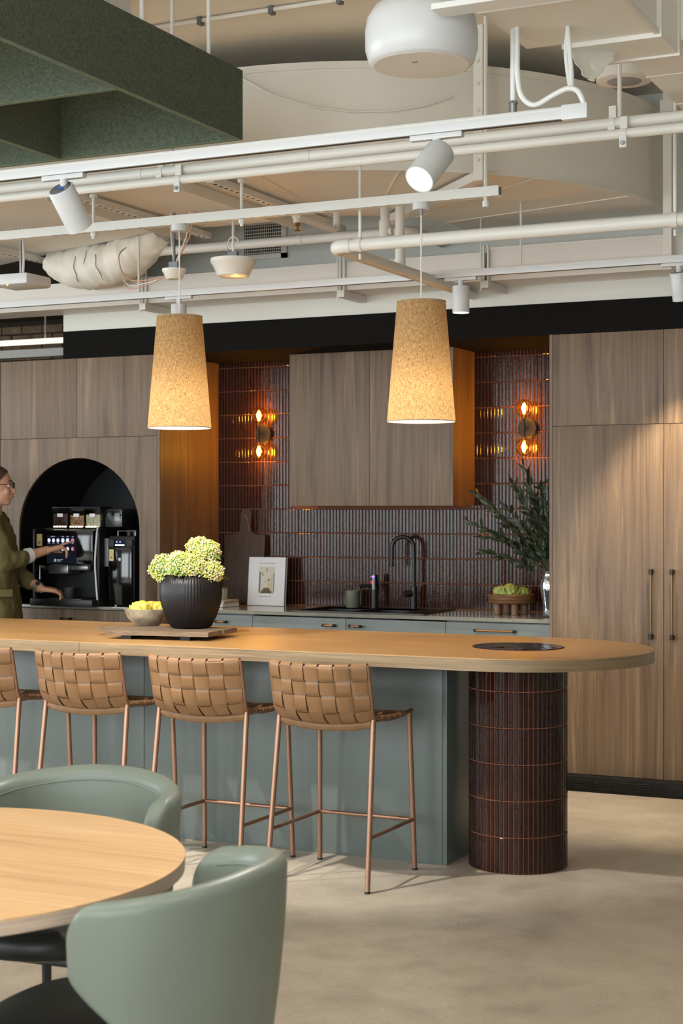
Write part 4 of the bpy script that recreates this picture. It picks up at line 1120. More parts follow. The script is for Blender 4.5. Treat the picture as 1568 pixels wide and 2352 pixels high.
# frame
rail = MB()
for sg in (-1, 1):
    rail.tube([surf(sg, SL[-1] * k / 40) - nrm_at(sg, SL[-1] * k / 40) * .006 + V(sg * .002, 0, 0) for k in range(41)], .0085, 8)
rail.tube([surf(-1 + 2 * k / 20, SL[-1]) - V(0, -.009, .004) for k in range(21)], .0085, 8)
rail.tube([surf(-1 + 2 * k / 20, 0.0) + V(0, .004, -.006) for k in range(21)], .0085, 8)
rail.tube([surf(-1 + 2 * k / 20, SL[11]) + V(0, .012, .004) for k in range(21)], .0085, 8)
rail.build('seat_frame', 'copper_metal', st, local=True)
rr_ = MB(); grid = []
for k in range(41):                                                       # leather roll along the lower back rail
    u = -.93 + 1.86 * k / 40; c_ = surf(u, SL[10]) + V(0, .004, -.010); ring = []
    rr_.v.append(c_)
roll = MB().tube([tuple(v_) for v_ in rr_.v], [.0165 + (.0022 if (k // 3) % 2 else 0) for k in range(41)], 10)
roll.build('lower_roll', 'tan_leather', st, local=True, ang=30)
LT = {'rl': ((-.205, -.150, .665), (-.218, -.235, 0)), 'rr': ((.205, -.150, .665), (.218, -.235, 0)), 'fl': ((-.203, .205, .648), (-.216, .232, 0)), 'fr': ((.203, .205, .648), (.216, .232, 0))}
for k, (a, b) in LT.items():
    a, b = Vector(a), Vector(b)
    MB().tube([a, b + (a - b) * .004], .0105, 12).build('leg', 'copper_metal', st, local=True)
    MB().tube([b + (a - b) * .012, b], .0115, 10).build('foot_cap', 'dark_sole', st, local=True)
def at_z(k, z):
    a, b = Vector(LT[k][0]), Vector(LT[k][1]); return b + (a - b) * (z / a.z)
for p, q, nm in (('fl', 'fr', 'foot_rest'), ('fl', 'rl', 'side_rung'), ('fr', 'rr', 'side_rung')):
    A, B = at_z(p, .206), at_z(q, .206)
    pts = [A + (B - A) * t + (V(0, -.03 * math.sin(PI * t) * 0, 0)) for t in [i / 8 for i in range(9)]]
    MB().tube(pts, .008, 10).build(nm, 'copper_metal', st, local=True)
dup(st, (-3.354, 5.83, 0), 0, 'tan woven leather bar stool in the middle of the row, below the vase')
dup(st, (-3.923, 5.83, 0), 0, 'tan woven leather bar stool at left, behind the far green chair')
dup(st, (-4.475, 5.83, 0), 0, 'tan woven leather bar stool cut off by the left edge')

# ================================================================== round table and tub chairs
TCX, TCY, TR, TZ = -2.335, 2.69, 0.605, 0.72
tb_ = thing('round_table', 'round pale oak table at the lower left on a black base', 'table', (TCX, TCY, 0))
MB().lathe([(0, TZ - .003), (TR, TZ - .003), (TR, TZ), (0, TZ)], (TCX, TCY, 0), 96).build('table_top', 'table_top', tb_, ang=30)
MB().lathe([(0, TZ - .034), (TR - .012, TZ - .034), (TR, TZ - .030), (TR, TZ - .0032), (0, TZ - .0032)], (TCX, TCY, 0), 96).build('table_edge', 'table_edge', tb_, ang=30)
MB().lathe([(.24, TZ - .046), (.25, TZ - .036), (0, TZ - .034)], (TCX, TCY, 0), 32).build('mount_plate', 'black_metal', tb_)
MB().lathe([(.045, .02), (.045, TZ - .04)], (TCX, TCY, 0), 24).build('pedestal', 'black_metal', tb_)
MB().lathe([(0, 0), (.29, 0), (.29, .008), (.06, .022), (0, .022)], (TCX, TCY, 0), 48).build('foot_plate', 'black_metal', tb_)

def tub_chair(label, loc, rot):
    """shell opens towards local -y (front); back at +y"""
    t = thing('tub_chair', label, 'chair', loc, rot, 'green tub chairs at the round table')
    NA, NZ = 64, 30
    ZB, RX, RY, HALF, RC = 0.405, 0.262, 0.205, 0.027, 0.075
    def ztop(q): return 0.782 - 0.05 * max(0, q - .1) ** 1.2
    def arm_len(z, zt):                                              # reach of the arm past the widest point
        L_ = 0.068
        if z > zt - RC: L_ -= RC * (1 - math.sqrt(max(0, 1 - ((z - (zt - RC)) / RC) ** 2)))
        low = max(0, (0.60 - z) / (0.60 - ZB)); return L_ - 0.30 * low ** 1.4
    ARC = RX * PI / 2
    def mid(c_, z):
        """c_ arc length from the back's centre (signed)"""
        fl_ = 0.86 + 0.14 * math.sin(min(1, (z - ZB) / .36) * PI / 2); rx, ry = RX * fl_, RY * fl_
        sg = 1 if c_ >= 0 else -1; q = abs(c_) / ARC
        if q <= 1: th = q * PI / 2; return V(sg * rx * math.sin(th), ry * math.cos(th), z), V(sg * math.sin(th), math.cos(th), .12).normalized()
        e = abs(c_) - ARC; return V(sg * (rx - .10 * e), -e, z), V(sg, -.05, .12).normalized()
    us = [math.sin(PI / 2 * (2 * k / NA - 1)) * .55 + (2 * k / NA - 1) * .45 for k in range(NA + 1)]
    vs_ = [math.sin(PI / 2 * i / NZ) for i in range(NZ + 1)]
    mb = MB(); outer = []; inner = []
    for v in vs_:
        ro, ri = [], []
        zref = ZB + (ztop(1) - ZB) * v
        cm = ARC + arm_len(zref, ztop(1))
        for u in us:
            c_ = cm * u; zt = ztop(abs(c_) / (ARC + .068)); z = ZB + (zt - ZB) * v
            p, n_ = mid(c_, z); d_ = min(zt - z, cm - abs(c_), (z - ZB) * 1.2 + .004)
            t_ = HALF * math.sqrt(max(0, 1 - (1 - min(1, d_ / HALF)) ** 2))
            ro.append(p + n_ * t_); ri.append(p - n_ * t_)
        outer.append(ro); inner.append(ri)
    mb.strip(outer); mb.strip([r_[::-1] for r_ in inner])
    sh = mb.build('shell', 'green_leather', t, local=True, ang=70)
    seam = [inner[NZ - 8][k] for k in range(6, NA - 5)]
    MB().tube(seam, .0022, 6).build('piping', 'green_leather', sh, local=True)
    # seat cushion
    sm_ = MB(); prof_ = [(0, .40), (.88, .40), (.97, .41), (1.0, .435), (.97, .46), (.88, .472), (0, .476)]
    pl = []
    for k in range(48):
        a = 2 * PI * k / 48; c_, s_ = math.cos(a), math.sin(a); ex = 2.6
        pl.append((.235 * (abs(c_) ** (2 / ex)) * (1 if c_ > 0 else -1), -.085 + .285 * (abs(s_) ** (2 / ex)) * (1 if s_ > 0 else -1)))
    rows_ = [[V(x * q, -.085 + (y + .085) * q, z) for x, y in pl] + [V(pl[0][0] * q, -.085 + (pl[0][1] + .085) * q, z)] for q, z in prof_]
    sm_.strip(rows_); sm_.build('seat', 'dark_leather', t, local=True, ang=60)
    for sx in (-1, 1):
        for a, b in (((sx * .17, -.27, .41), (sx * .215, -.335, 0)), ((sx * .16, .13, .41), (sx * .20, .20, 0))):
            MB().tube([a, b], [.016, .010], 12).build('leg', 'black_metal', t, local=True)
    MB().box(-.19, .19, -.29, .15, .385, .402, .004).build('seat_base', 'black_metal', t, local=True)
    return t
CH1 = tub_chair('green leather tub chair in the foreground, right of the round table', (-1.695, 2.725, 0), math.radians(-86))
CH2 = tub_chair('green leather tub chair on the far side of the round table', (-2.405, 3.42, 0), math.radians(4))

# ================================================================== pendants
def pendant(label, x, light=True):
    y = 6.335; zt, zb = 2.356, 1.845; r0, r1 = 0.1035, 0.146
    t = thing('pendant_lamp', label, 'pendant lamp', (x, y, zb), group='linen pendant lamps over the island')
    zc = 2.777
    MB().lathe([(0, -.031), (.035, -.031), (.037, -.029), (.037, -.001), (0, -.0005)], (x, y, zc), 32).build('canopy', 'white_plastic', t)
    MB().tube([(x, y, zc - .03), (x, y, zc - .055)], .006, 8).build('cord_grip', 'steel', t)
    MB().tube([(x, y, zc - .05), (x, y, zt - .015)], .0036, 8).build('cord', 'off_white', t)
    sh = MB(); n = 72; rings = 16; rows = []
    for i in range(rings + 1):
        k = i / rings; r = r1 + (r0 - r1) * k; z = zb + (zt - zb) * k
        rows.append([(x + r * math.cos(2 * PI * j / n), y + r * math.sin(2 * PI * j / n), z) for j in range(n + 1)])
    sh.strip(rows); s_ = sh.build('shade', 'linen', t, ang=60)
    for r, z in ((r0, zt), (r1, zb)):
        MB().tube([(x + r * math.cos(2 * PI * j / n), y + r * math.sin(2 * PI * j / n), z) for j in range(n)], .0022, 6, closed=True).build('hem', 'linen_grey', s_)
    sp_ = MB()
    for a in range(3):
        an = 2 * PI * a / 3; sp_.tube([(x, y, zt - .02), (x + r0 * math.cos(an), y + r0 * math.sin(an), zt - .012)], .0018, 6)
    sp_.tube([(x, y, zt - .09), (x, y, zt - .01)], .018, 12).build('lamp_holder', 'white_plastic', t)
    MB().lathe([(0, zt - .013), (r0 - .003, zt - .013), (r0 - .003, zt - .011), (0, zt - .011)], (x, y, 0), 40).build('top_disc', 'linen', t)
    MB().lathe([(0, zb + .0005), (r1 - .003, zb + .0005), (r1 - .003, zb + .003), (0, zb + .003)], (x, y, 0), 48).build('diffuser', 'lamp_diffuser', t)
    lamp('pendant_bulb', (x, y, zb + .13), 1.7, (1.0, .78, .50), .05)
    lamp('pendant_down', (x, y, zb - .004), 20.0, (1.0, .70, .38), .10, 'SPOT', (x, y, 0), 150, .7)
    return t
pendant('tapered linen pendant lamp hanging left of centre', -3.864)
pendant('tapered linen pendant lamp hanging in front of the wall cabinet', -2.664)

# ================================================================== wall sconces
def sconce(label, x, z):
    t = thing('wall_sconce', label, 'wall lamp', (x, YT - .01, z), group='amber globe wall sconces')
    Mx = Matrix.Rotation(PI / 2, 4, 'X')
    MB().lathe([(0, 0), (.056, 0), (.058, .004), (.058, .018), (.052, .024), (0, .026)], (x, YT - .009, z), 36, M=Mx).build('backplate', 'black_matte', t)
    MB().tube([(x, YT - .03, z), (x, YT - .075, z)], .007, 10).build('stub', 'black_metal', t)
    for sg in (1, -1):
        a = MB().tube(smooth([(x, YT - .072, z), (x, YT - .082, z + sg * .03), (x, YT - .085, z + sg * .062)]), .005, 8).build('arm', 'black_metal', t)
        c_ = (x, YT - .085, z + sg * .112)
        MB().tube([(x, YT - .085, z + sg * .055), (x, YT - .085, z + sg * .076)], .013, 12).build('socket', 'brass', t)
        gl = MB(); pr = []
        for i in range(15):
            an = PI * i / 14 * .93
            pr.append((.052 * math.sin(an), .052 * math.cos(an)))
        gl.lathe([(r, zz * sg) for r, zz in pr], c_, 28).build('globe', 'amber_glass', t, ang=80)
        f_ = MB().tube([(x, YT - .085, z + sg * .080), (x - .002, YT - .085, z + sg * .092), (x - .003, YT - .086, z + sg * .115), (x - .001, YT - .085, z + sg * .136), (x, YT - .085, z + sg * .143)], [.006, .010, .0125, .009, .002], 12).build('bulb', 'filament', t)
        lamp('sconce_bulb', (x, YT - .085, z + sg * .112), 11.0, (1.0, .50, .04), .02)
    return t
sconce('amber two globe wall sconce left of the wall cabinet', -4.80, 1.948)
sconce('amber two globe wall sconce right of the wall cabinet', -3.064, 1.945)

# ================================================================== on the bench
BZ = 0.8825
tp = thing('mixer_tap', 'tall matte black gooseneck mixer tap behind the sink', 'tap', (-3.755, 8.80, BZ))
gx, gy = -3.755, 8.815
neck = [(gx, gy, BZ + .01), (gx, gy, 1.20)]
for i in range(1, 13):
    a = PI * i / 12; neck.append((gx - .062 + .062 * math.cos(a), gy - .02 * (1 - math.cos(a)), 1.25 + .062 * math.sin(a)))
neck.append((gx - .124, gy - .042, 1.145))
MB().tube(neck, .0125, 12).build('neck', 'black_metal', tp)
MB().tube([neck[-1], (gx - .124, gy - .042, 1.135)], .0135, 12).build('nozzle', 'black_metal', tp)
MB().tube([(gx, gy, BZ), (gx, gy, 1.02)], .021, 16).tube([(gx, gy, BZ), (gx, gy, BZ + .006)], .027, 20).build('body', 'black_metal', tp)
MB().tube([(gx - .01, gy - .02, .975), (gx - .035, gy - .055, .975)], .019, 16).build('lever', 'black_metal', tp)
bo = thing('boiling_tap', 'short black chilled and boiling water tap with red and blue lights', 'tap', (-4.01, 8.78, BZ))
bx, by = -4.005, 8.80
MB().tube([(bx, by, BZ), (bx, by, 1.0)], .022, 16).build('body', 'black_metal', bo)
MB().tube([(bx, by, .995), (bx, by, 1.085)], [.024, .021], 16).build('head', 'black_gloss', bo)
MB().tube([(bx - .01, by - .01, 1.02), (bx - .075, by - .06, 1.015)], .011, 10).tube([(bx - .072, by - .058, 1.02), (bx - .072, by - .058, .995)], .010, 10).build('spout', 'black_metal', bo)
MB().sphere((bx + .004, by - .022, 1.072), .007, 10, 6).build('blue_light', 'led_blue', bo)
MB().sphere((bx - .010, by - .021, 1.072), .004, 8, 6).sphere((bx - .007, by - .0235, 1.04), .0065, 10, 6).build('red_light', 'led_red', bo)
cp = MB(); cp.lathe([(0, 0), (.038, 0), (.041, .004), (.042, .102), (.039, .103), (.037, .10), (.036, .01), (0, .008)], (-4.145, 8.79, BZ + .001), 32)
cpo = tag(cp.build('sage_tumbler', 'sage_ceramic', ang=50), 'olive green ceramic tumbler beside the black taps', 'tumbler')
# cutting board, leaning on the tiles
cb = thing('cutting_board', 'dark timber cutting board with handle leaning on the tiles', 'cutting board', (-4.925, 8.83, BZ))
bl = [(-.143, 0), (.143, 0), (.143, .425), (.135, .435), (.07, .438), (.045, .455), (.036, .49), (.036, .54), (.04, .565), (.028, .588), (0, .596), (-.028, .588), (-.04, .565), (-.036, .54), (-.036, .49), (-.045, .455), (-.07, .438), (-.135, .435), (-.143, .425)]
Mb = Matrix.Translation((-4.925, 8.83, BZ + .002)) @ Matrix.Rotation(math.radians(84.5), 4, 'X')
MB().prism(bl, -.010, .010, Mb).build('board', 'dark_board', cb)
MB().tube([Mb @ Vector(p) for p in ((-.004, .555, .012), (.012, .53, .016), (.026, .49, .016), (.03, .46, .014), (.022, .445, .013))], .004, 8).build('leather_loop', 'brown_wood', cb)
# book standing up
bk = thing('art_book', 'white hardback book titled The Art of Home, standing against the board', 'book', (-4.715, 8.79, BZ))
Mk = Matrix.Translation((-4.715, 8.745, BZ + .0015)) @ Matrix.Rotation(math.radians(4), 4, 'Z') @ Matrix.Rotation(math.radians(-6), 4, 'X')
def bxm(mb, M, x0, x1, y0, y1, z0, z1):
    q = MB().box(x0, x1, y0, y1, z0, z1); return mb.add([M @ Vector(p) for p in q.v], q.f)
bxm(MB(), Mk, -.122, .122, -.003, 0, 0, .298).build('front_cover', 'paper_white', bk)
bxm(MB(), Mk, -.118, .117, .0002, .026, .004, .294).build('pages', 'book_grey', bk)
bxm(MB(), Mk, -.122, .122, .0262, .029, 0, .298).build('back_cover', 'paper_white', bk)
bxm(MB(), Mk, -.124, -.121, -.003, .029, 0, .298).build('spine', 'paper_white', bk)
pic = thing_pic = bxm(MB(), Mk, -.052, .052, -.0036, -.003, .075, .240).build('cover_picture', 'paper_cream', bk)
def flat(pts, mat_, lift):
    MB().prism([(x, -z) for x, z in pts], 0, .0003, Mk @ Matrix.Translation((0, -.0037 - lift, 0)) @ Matrix.Rotation(-PI / 2, 4, 'X')).build('picture_detail', mat_, pic)
flat([(-.052, .075), (.052, .075), (.018, .112), (-.018, .112)], 'linen_grey', 0)
flat([(-.040, .075), (.038, .075), (.014, .108), (-.014, .108)], 'old_wood', .0004)
flat([(-.052, .080), (-.040, .088), (-.040, .200), (-.052, .215)], 'ink_grey', 0)
flat([(.052, .080), (.046, .086), (.046, .200), (.052, .208)], 'ink_grey', 0)
flat([(.036, .092), (.033, .096), (.033, .190), (.036, .195)], 'book_grey', 0)
flat([(-.036, .205), (-.030, .205), (-.020, .182), (-.025, .182)], 'old_wood', 0)
flat([(-.003, .205), (.003, .205), (.003, .232), (-.003, .232)], 'ink_grey', 0)
flat([(.009, .112), (.025, .112), (.027, .126), (.022, .142), (.012, .142), (.007, .126)], 'gold_sticker', .0008)
flat([(.016, .142), (.026, .168), (.017, .160), (.013, .174), (.012, .158), (.004, .164)], 'leaf_light', .0008)
flat([(-.010, .142), (-.005, .142), (-.004, .158), (-.010, .158)], 'linen_grey', 0)
def text(body, size, M, mat, parent, name='lettering', align='CENTER'):
    cu = bpy.data.curves.new(name, 'FONT'); cu.body = body; cu.size = size; cu.align_x = align; cu.extrude = 0.0002
    o = bpy.data.objects.new(name, cu); dg_ = bpy.context.evaluated_depsgraph_get()
    C.objects.link(o); bpy.context.view_layer.update()
    me = bpy.data.meshes.new_from_object(o.evaluated_get(bpy.context.evaluated_depsgraph_get())); bpy.data.objects.remove(o)
    k = bpy.data.objects.new(name, me); C.objects.link(k); me.materials.clear(); me.materials.append(MAT[mat])
    k.parent = parent; k.matrix_local = Matrix.Translation(-woff(parent)) @ M; return k
Mt = Mk @ Matrix.Translation((0, -.0034, .256)) @ Matrix.Rotation(PI / 2, 4, 'X')
text('The Art of Home', .0155, Mt, 'ink_grey', bk)
ln = MB()
for k, (a, b) in enumerate(((-.046, -.034), (-.031, -.020), (-.016, -.008), (-.004, .012), (.016, .036))):
    bxm(ln, Mk, a, b, -.0036, -.003, .0525, .0555)
ln.build('author_line', 'ink_grey', bk)
# two boxed books flat, jar on them
for k, (z0, z1, mt, lab) in enumerate(((BZ + .001, BZ + .020, 'paper_cream', 'lower of the two flat cream books under the candle jar'), (BZ + .0205, BZ + .041, 'linen_grey', 'upper of the two flat cream books under the candle jar'))):
    fb_ = thing('flat_book', lab, 'book', (-4.93, 8.58, z0), math.radians(0))
    Mq = Matrix.Translation((-4.955, 8.56, 0)) @ Matrix.Rotation(math.radians(-6 + 4 * k), 4, 'Z')
    bxm(MB(), Mq, -.105, .105, -.085, .085, z0, z1).build('cover', 'paper_cream', fb_)
    bxm(MB(), Mq, -.102, .1055, -.0855, .0853, z0 + .0025, z1 - .0025).build('page_block', 'paper_white' if k == 0 else 'linen_grey', fb_)
jr = thing('candle_jar', 'ribbed pale green glass candle jar on the flat books', 'jar', (-4.93, 8.53, BZ + .0415))
MB().lathe([(0, 0), (.036, 0), (.040, .004), (.040, .066), (.037, .068), (.036, .008), (0, .006)], (-4.915, 8.54, BZ + .0415), 60, ribs=20, rib=.03).build('jar', 'jar_glass', jr, ang=60)
MB().lathe([(0, .0065), (.0345, .0065), (.0345, .052), (0, .053)], (-4.915, 8.54, BZ + .0415), 24).build('wax', 'paper_cream', jr)
MB().lathe([(.0405, .066), (.042, .068), (.042, .073), (.038, .075), (0, .075)], (-4.915, 8.54, BZ + .0415), 32).build('lid', 'sage_ceramic', jr)
# footed bowl with artichokes
fw = thing('footed_bowl', 'ribbed brown footed bowl holding artichokes beside the silver vase', 'bowl', (-3.075, 8.62, BZ))
MB().lathe([(0, .062), (.118, .062), (.127, .066), (.130, .074), (.126, .081), (.131, .088), (.127, .097), (.131, .104), (.131, .112), (.124, .117), (.116, .113), (.10, .085), (0, .082)], (-3.075, 8.62, BZ), 48).build('dish', 'brown_wood', fw, ang=50)
for k in range(4):
    a = 2 * PI * k / 4 + .62; MB().tube([(-3.075 + .078 * math.cos(a), 8.62 + .078 * math.sin(a), BZ + .0005), (-3.075 + .078 * math.cos(a), 8.62 + .078 * math.sin(a), BZ + .064)], .022, 16).build('foot', 'brown_wood', fw)
def artichoke(label, c_, r, mat='artichoke', tilt=(0, 0, 0), group='artichokes in bowls'):
    t = thing('artichoke', label, 'artichoke', c_, 0, group)
    Mr = Euler(tilt).to_matrix().to_4x4()
    MB().sphere((0, 0, r * .82), r * .72, 14, 10, (1, 1, 1.05), Mr).build('heart', mat, t, local=True)
    sc_ = MB(); rows = []
    for i in range(7):
        k = i / 6; w_ = math.sin(PI * min(1, .25 + .75 * k)) ** .8 * .34 if k < 1 else .02
        rows.append([V(w_ * r * (j - 2) / 2, .10 * r * (1 - ((j - 2) / 2) ** 2) - .12 * r * k * k, r * .95 * k) for j in range(5)])
    sc_.strip(rows); me = sc_.mesh('scale', ang=80); me.materials.append(MAT[mat])
    for ring, (n, ph, lift, rad) in enumerate(((9, 95, .12, .80), (9, 72, .30, .88), (8, 48, .55, .80), (6, 26, .85, .56))):
        for k in range(n):
            a = 2 * PI * (k + .5 * (ring % 2)) / n + R.uniform(-.1, .1)
            o = bpy.data.objects.new('scale', me); C.objects.link(o); o.parent = t
            M_ = Mr @ Matrix.Rotation(a, 4, 'Z') @ Matrix.Translation((0, r * rad * .92, r * lift)) @ Matrix.Rotation(math.radians(ph - 62 + R.uniform(-8, 8)) * -1, 4, 'X')
            o.matrix_local = M_ @ Matrix.Scale(R.uniform(.85, 1.05), 4)
            md = o
    return t
for i, (x, y, r, lab) in enumerate(((-3.135, 8.60, .047, 'left artichoke in the footed bowl'), (-3.068, 8.575, .058, 'large middle artichoke in the footed bowl'), (-3.005, 8.63, .045, 'right artichoke in the footed bowl'))):
    artichoke('green ' + lab, (x, y, BZ + .086), r, 'artichoke', (R.uniform(-.3, .3), R.uniform(-.35, .35), 0))
# silver vase with branches
sv = tag(MB().lathe([(0, 0), (.050, 0), (.056, .01), (.050, .05), (.062, .12), (.068, .17), (.056, .215), (.048, .235), (.054, .25), (.050, .25), (.044, .235), (0, .22)], (-2.80, 8.52, BZ + .001), 40).build('silver_vase', 'silver_glass', ang=60), 'crinkled silver mirror vase half hidden by the fridge cabinet', 'vase')
leaf_me = None
lm_ = MB(); rows = []
for i in range(8):
    k = i / 7; w_ = .0085 * math.sin(PI * k ** .8) + .0004
    rows.append([V(-w_, 0, .052 * k), V(0, .0028 * math.sin(PI * k), .052 * k), V(w_, 0, .052 * k)])
lm_.strip(rows); leaf_me = lm_.mesh('leaf', ang=80); leaf_me.materials.append(MAT['leaf'])
ends = [(-3.26, 8.42, 1.41), (-3.23, 8.45, 1.57), (-2.93, 8.40, 1.735), (-3.14, 8.35, 1.24), (-3.06, 8.60, 1.62), (-3.20, 8.50, 1.33), (-2.88, 8.36, 1.60), (-3.02, 8.34, 1.50), (-2.98, 8.62, 1.46), (-2.84, 8.42, 1.50), (-3.10, 8.40, 1.46), (-2.90, 8.30, 1.38), (-3.0, 8.45, 1.30), (-2.80, 8.33, 1.62), (-2.94, 8.55, 1.58)]
for ei, e in enumerate(ends):
    bs = V(-2.80 + R.uniform(-.012, .012), 8.52 + R.uniform(-.012, .012), BZ + .20); E_ = Vector(e)
    t = thing('leafy_branch', {0: 'leafy branch from the silver vase reaching furthest left, towards the wall cabinet', 2: 'tallest leafy branch in the silver vase, rising to the right sconce', 3: 'lowest leafy branch drooping left from the silver vase'}.get(ei, 'dark green leafy branch standing in the silver vase'), 'branch', tuple(bs), 0, 'branches in the silver vase')
    mid = (bs + E_) / 2 + V(R.uniform(.02, .05), R.uniform(-.02, .02), R.uniform(.02, .07))
    pts = [bs * (1 - u) ** 2 + mid * 2 * u * (1 - u) + E_ * u * u for u in [i / 12 for i in range(13)]]
    MB().tube(pts, [.0032 - .0022 * i / 12 for i in range(13)], 6).build('twig', 'stem', t)
    nl_ = int(12 + (E_ - bs).length * 40)
    for k in range(nl_):
        u = .22 + .78 * (k + R.random() * .5) / nl_; p = bs * (1 - u) ** 2 + mid * 2 * u * (1 - u) + E_ * u * u
        tg = ((mid - bs) * (1 - u) + (E_ - mid) * u).normalized()
        d_ = (tg * R.uniform(.5, 1.1) + V(R.uniform(-1, 1), R.uniform(-1, 1), R.uniform(-.6, .8)) * .75).normalized()
        o = bpy.data.objects.new('leaf', leaf_me); C.objects.link(o); o.parent = t
        o.matrix_local = Matrix.Translation(p - t.location) @ d_.to_track_quat('Z', 'Y').to_matrix().to_4x4() @ Matrix.Rotation(R.uniform(0, 6.28), 4, 'Z') @ Matrix.Scale(R.uniform(.95, 1.5), 4)

# ================================================================== on the island
rs = thing('serving_board', 'weathered timber serving board on cross feet under the vase', 'serving board', (-3.83, 6.15, IZ))
rot = math.radians(8); Mr = Matrix.Translation((-3.80, 6.16, IZ)) @ Matrix.Rotation(rot, 4, 'Z')
def bxr(name, mat_, x0, x1, y0, y1, z0, z1):
    return bxm(MB(), Mr, x0, x1, y0, y1, z0, z1).build(name, mat_, rs)
bxr('plank', 'old_wood', -.245, .245, -.165, -.003, .018, .038)
bxr('plank', 'old_wood', -.255, .25, .0, .165, .018, .038)
bxr('handle', 'old_wood', -.375, -.256, .03, .09, .018, .036)
for x in (-.15, .13): bxr('cross_foot', 'black_matte', x - .022, x + .022, -.15, .15, .001, .018)
vz = thing('ribbed_vase', 'black ribbed barrel vase holding the flowers', 'vase', (-3.752, 6.25, IZ + .0385))
vp_ = [(0, 0), (.075, 0), (.090, .008), (.112, .05), (.130, .105), (.1375, .155), (.1345, .20), (.122, .232), (.110, .243), (.104, .243), (.112, .228), (.125, .19), (.12, .12), (.08, .02), (0, .015)]
MB().lathe(vp_, (-3.752, 6.25, IZ + .0385), 180, ribs=60, rib=.028).build('body', 'black_vase', vz, ang=75)
MB().lathe([(0, .20), (.124, .20), (.124, .205), (0, .206)], (-3.752, 6.25, IZ + .0385), 24).build('soil', 'stem', vz)
ico = bmesh.new(); bmesh.ops.create_icosphere(ico, subdivisions=1, radius=1.0); ico.verts.ensure_lookup_table(); ico.verts.index_update()
IV = [q.co.copy() for q in ico.verts]; IF = [[q.index for q in f.verts] for f in ico.faces]; ico.free()
heads = [(-3.855, 6.20, 1.205, .068, 'leftmost pale green flower head drooping over the vase rim'), (-3.815, 6.25, 1.235, .05, 'pale green flower head above the leftmost one'), (-3.752, 6.17, 1.225, .062, 'pale pink flecked flower head front and centre in the vase'), (-3.70, 6.18, 1.215, .055, 'pale flower head right of centre in the vase'), (-3.64, 6.24, 1.195, .052, 'rightmost pale green flower head in the vase'), (-3.725, 6.27, 1.30, .052, 'topmost yellow green flower head in the vase'), (-3.665, 6.26, 1.285, .052, 'upper right pale flower head in the vase'), (-3.76, 6.33, 1.26, .05, 'flower head at the back of the vase')]
for x, y, z, r, lab in heads:
    t = thing('flower_head', lab, 'flower', (x, y, z), 0, 'flower heads in the black vase')
    MB().tube([(x * .4 + -3.752 * .6, y * .4 + 6.25 * .6, IZ + .245), (x, y, z)], .004, 6).build('stalk', 'leaf_light', t)
    MB().sphere((x, y, z), r * .82, 12, 8).build('core', 'leaf_light', t)
    fm = MB(); n = 850
    for k in range(n):
        zz = 1 - 2 * (k + .5) / n; a = k * 2.399963; q = math.sqrt(1 - zz * zz)
        bumpy = 1 + .24 * mnoise.noise(V(q * math.cos(a) * 2.6 + x * 30, q * math.sin(a) * 2.6, zz * 2.6)); s_ = R.uniform(.0026, .0048); a += R.uniform(-.12, .12)
        p = V(x, y, z) + V(q * math.cos(a), q * math.sin(a), zz * .9 + R.uniform(-.05, .05)) * (r * bumpy * R.uniform(.86, 1.08))
        fm.add([p + v_ * s_ for v_ in IV], IF)
    o = fm.build('florets', 'floret', t, merge=False, ang=80); o['kind'] = 'stuff'
    for k in range(3):
        a = R.uniform(0, 6.28); lv = MB(); d_ = V(math.cos(a), math.sin(a), -.35); sd = V(-math.sin(a), math.cos(a), 0); rows = []
        for i in range(6):
            kk = i / 5; w_ = .013 * math.sin(PI * kk ** .8) + .0005; c_ = V(x, y, z) + d_ * (r * .7 + .045 * kk) + V(0, 0, -.012 * kk * kk)
            rows.append([c_ - sd * w_, c_ + V(0, 0, .003), c_ + sd * w_])
        lv.strip(rows).build('leaf', 'leaf_light', t, ang=80)
bwl = tag(MB().lathe([(0, 0), (.055, 0), (.060, .004), (.092, .038), (.104, .070), (.106, .076), (.102, .078), (.097, .07), (.08, .035), (.05, .012), (0, .010)], (-4.015, 6.30, IZ + .0385), 48).build('stoneware_bowl', 'stoneware', ang=50), 'grey brown stoneware bowl beside the black vase', 'bowl')
for i, (x, y, r, lab) in enumerate(((-4.06, 6.29, .036, 'left yellow green artichoke in the stoneware bowl'), (-4.01, 6.25, .04, 'front yellow artichoke in the stoneware bowl'), (-3.965, 6.31, .036, 'right yellow green artichoke by the black vase'), (-4.02, 6.34, .036, 'rear yellow artichoke in the stoneware bowl'))):
    artichoke(lab, (x, y, IZ + .084), r * 1.15, 'artichoke_yellow', (R.uniform(-.4, .4), R.uniform(-.4, .4), 0))

# ================================================================== coffee point in the niche
NZ_ = 0.8862
cm = thing('coffee_machine', 'black bean to cup coffee machine with touch screen in the niche', 'coffee machine', (-5.76, 8.35, NZ_))
mx0, mx1, my = -6.01, -5.515, 8.10
MB().box(mx0 + .03, mx1 - .03, my + .10, 8.62, NZ_ + .045, 1.365, .02).build('body', 'black_matte', cm)
MB().box(mx0, mx0 + .035, my + .02, 8.60, NZ_ + .01, 1.36, .016).build('side_cheek', 'black_matte', cm)
sc = MB().box(mx1 - .035, mx1, my + .02, 8.60, NZ_ + .01, 1.36, .016).build('side_cheek', 'black_matte', cm)
MB().tube(smooth([(mx1 - .018, my + .030, 1.375), (mx1 - .020, my + .018, 1.30), (mx1 - .026, my + .012, 1.16), (mx1 - .020, my + .012, 1.05), (mx1 - .008, my + .010, .93)]), .0055, 8).build('light_strip', 'white_plastic', sc)
Ms = Matrix.Translation((0, 0, 0))
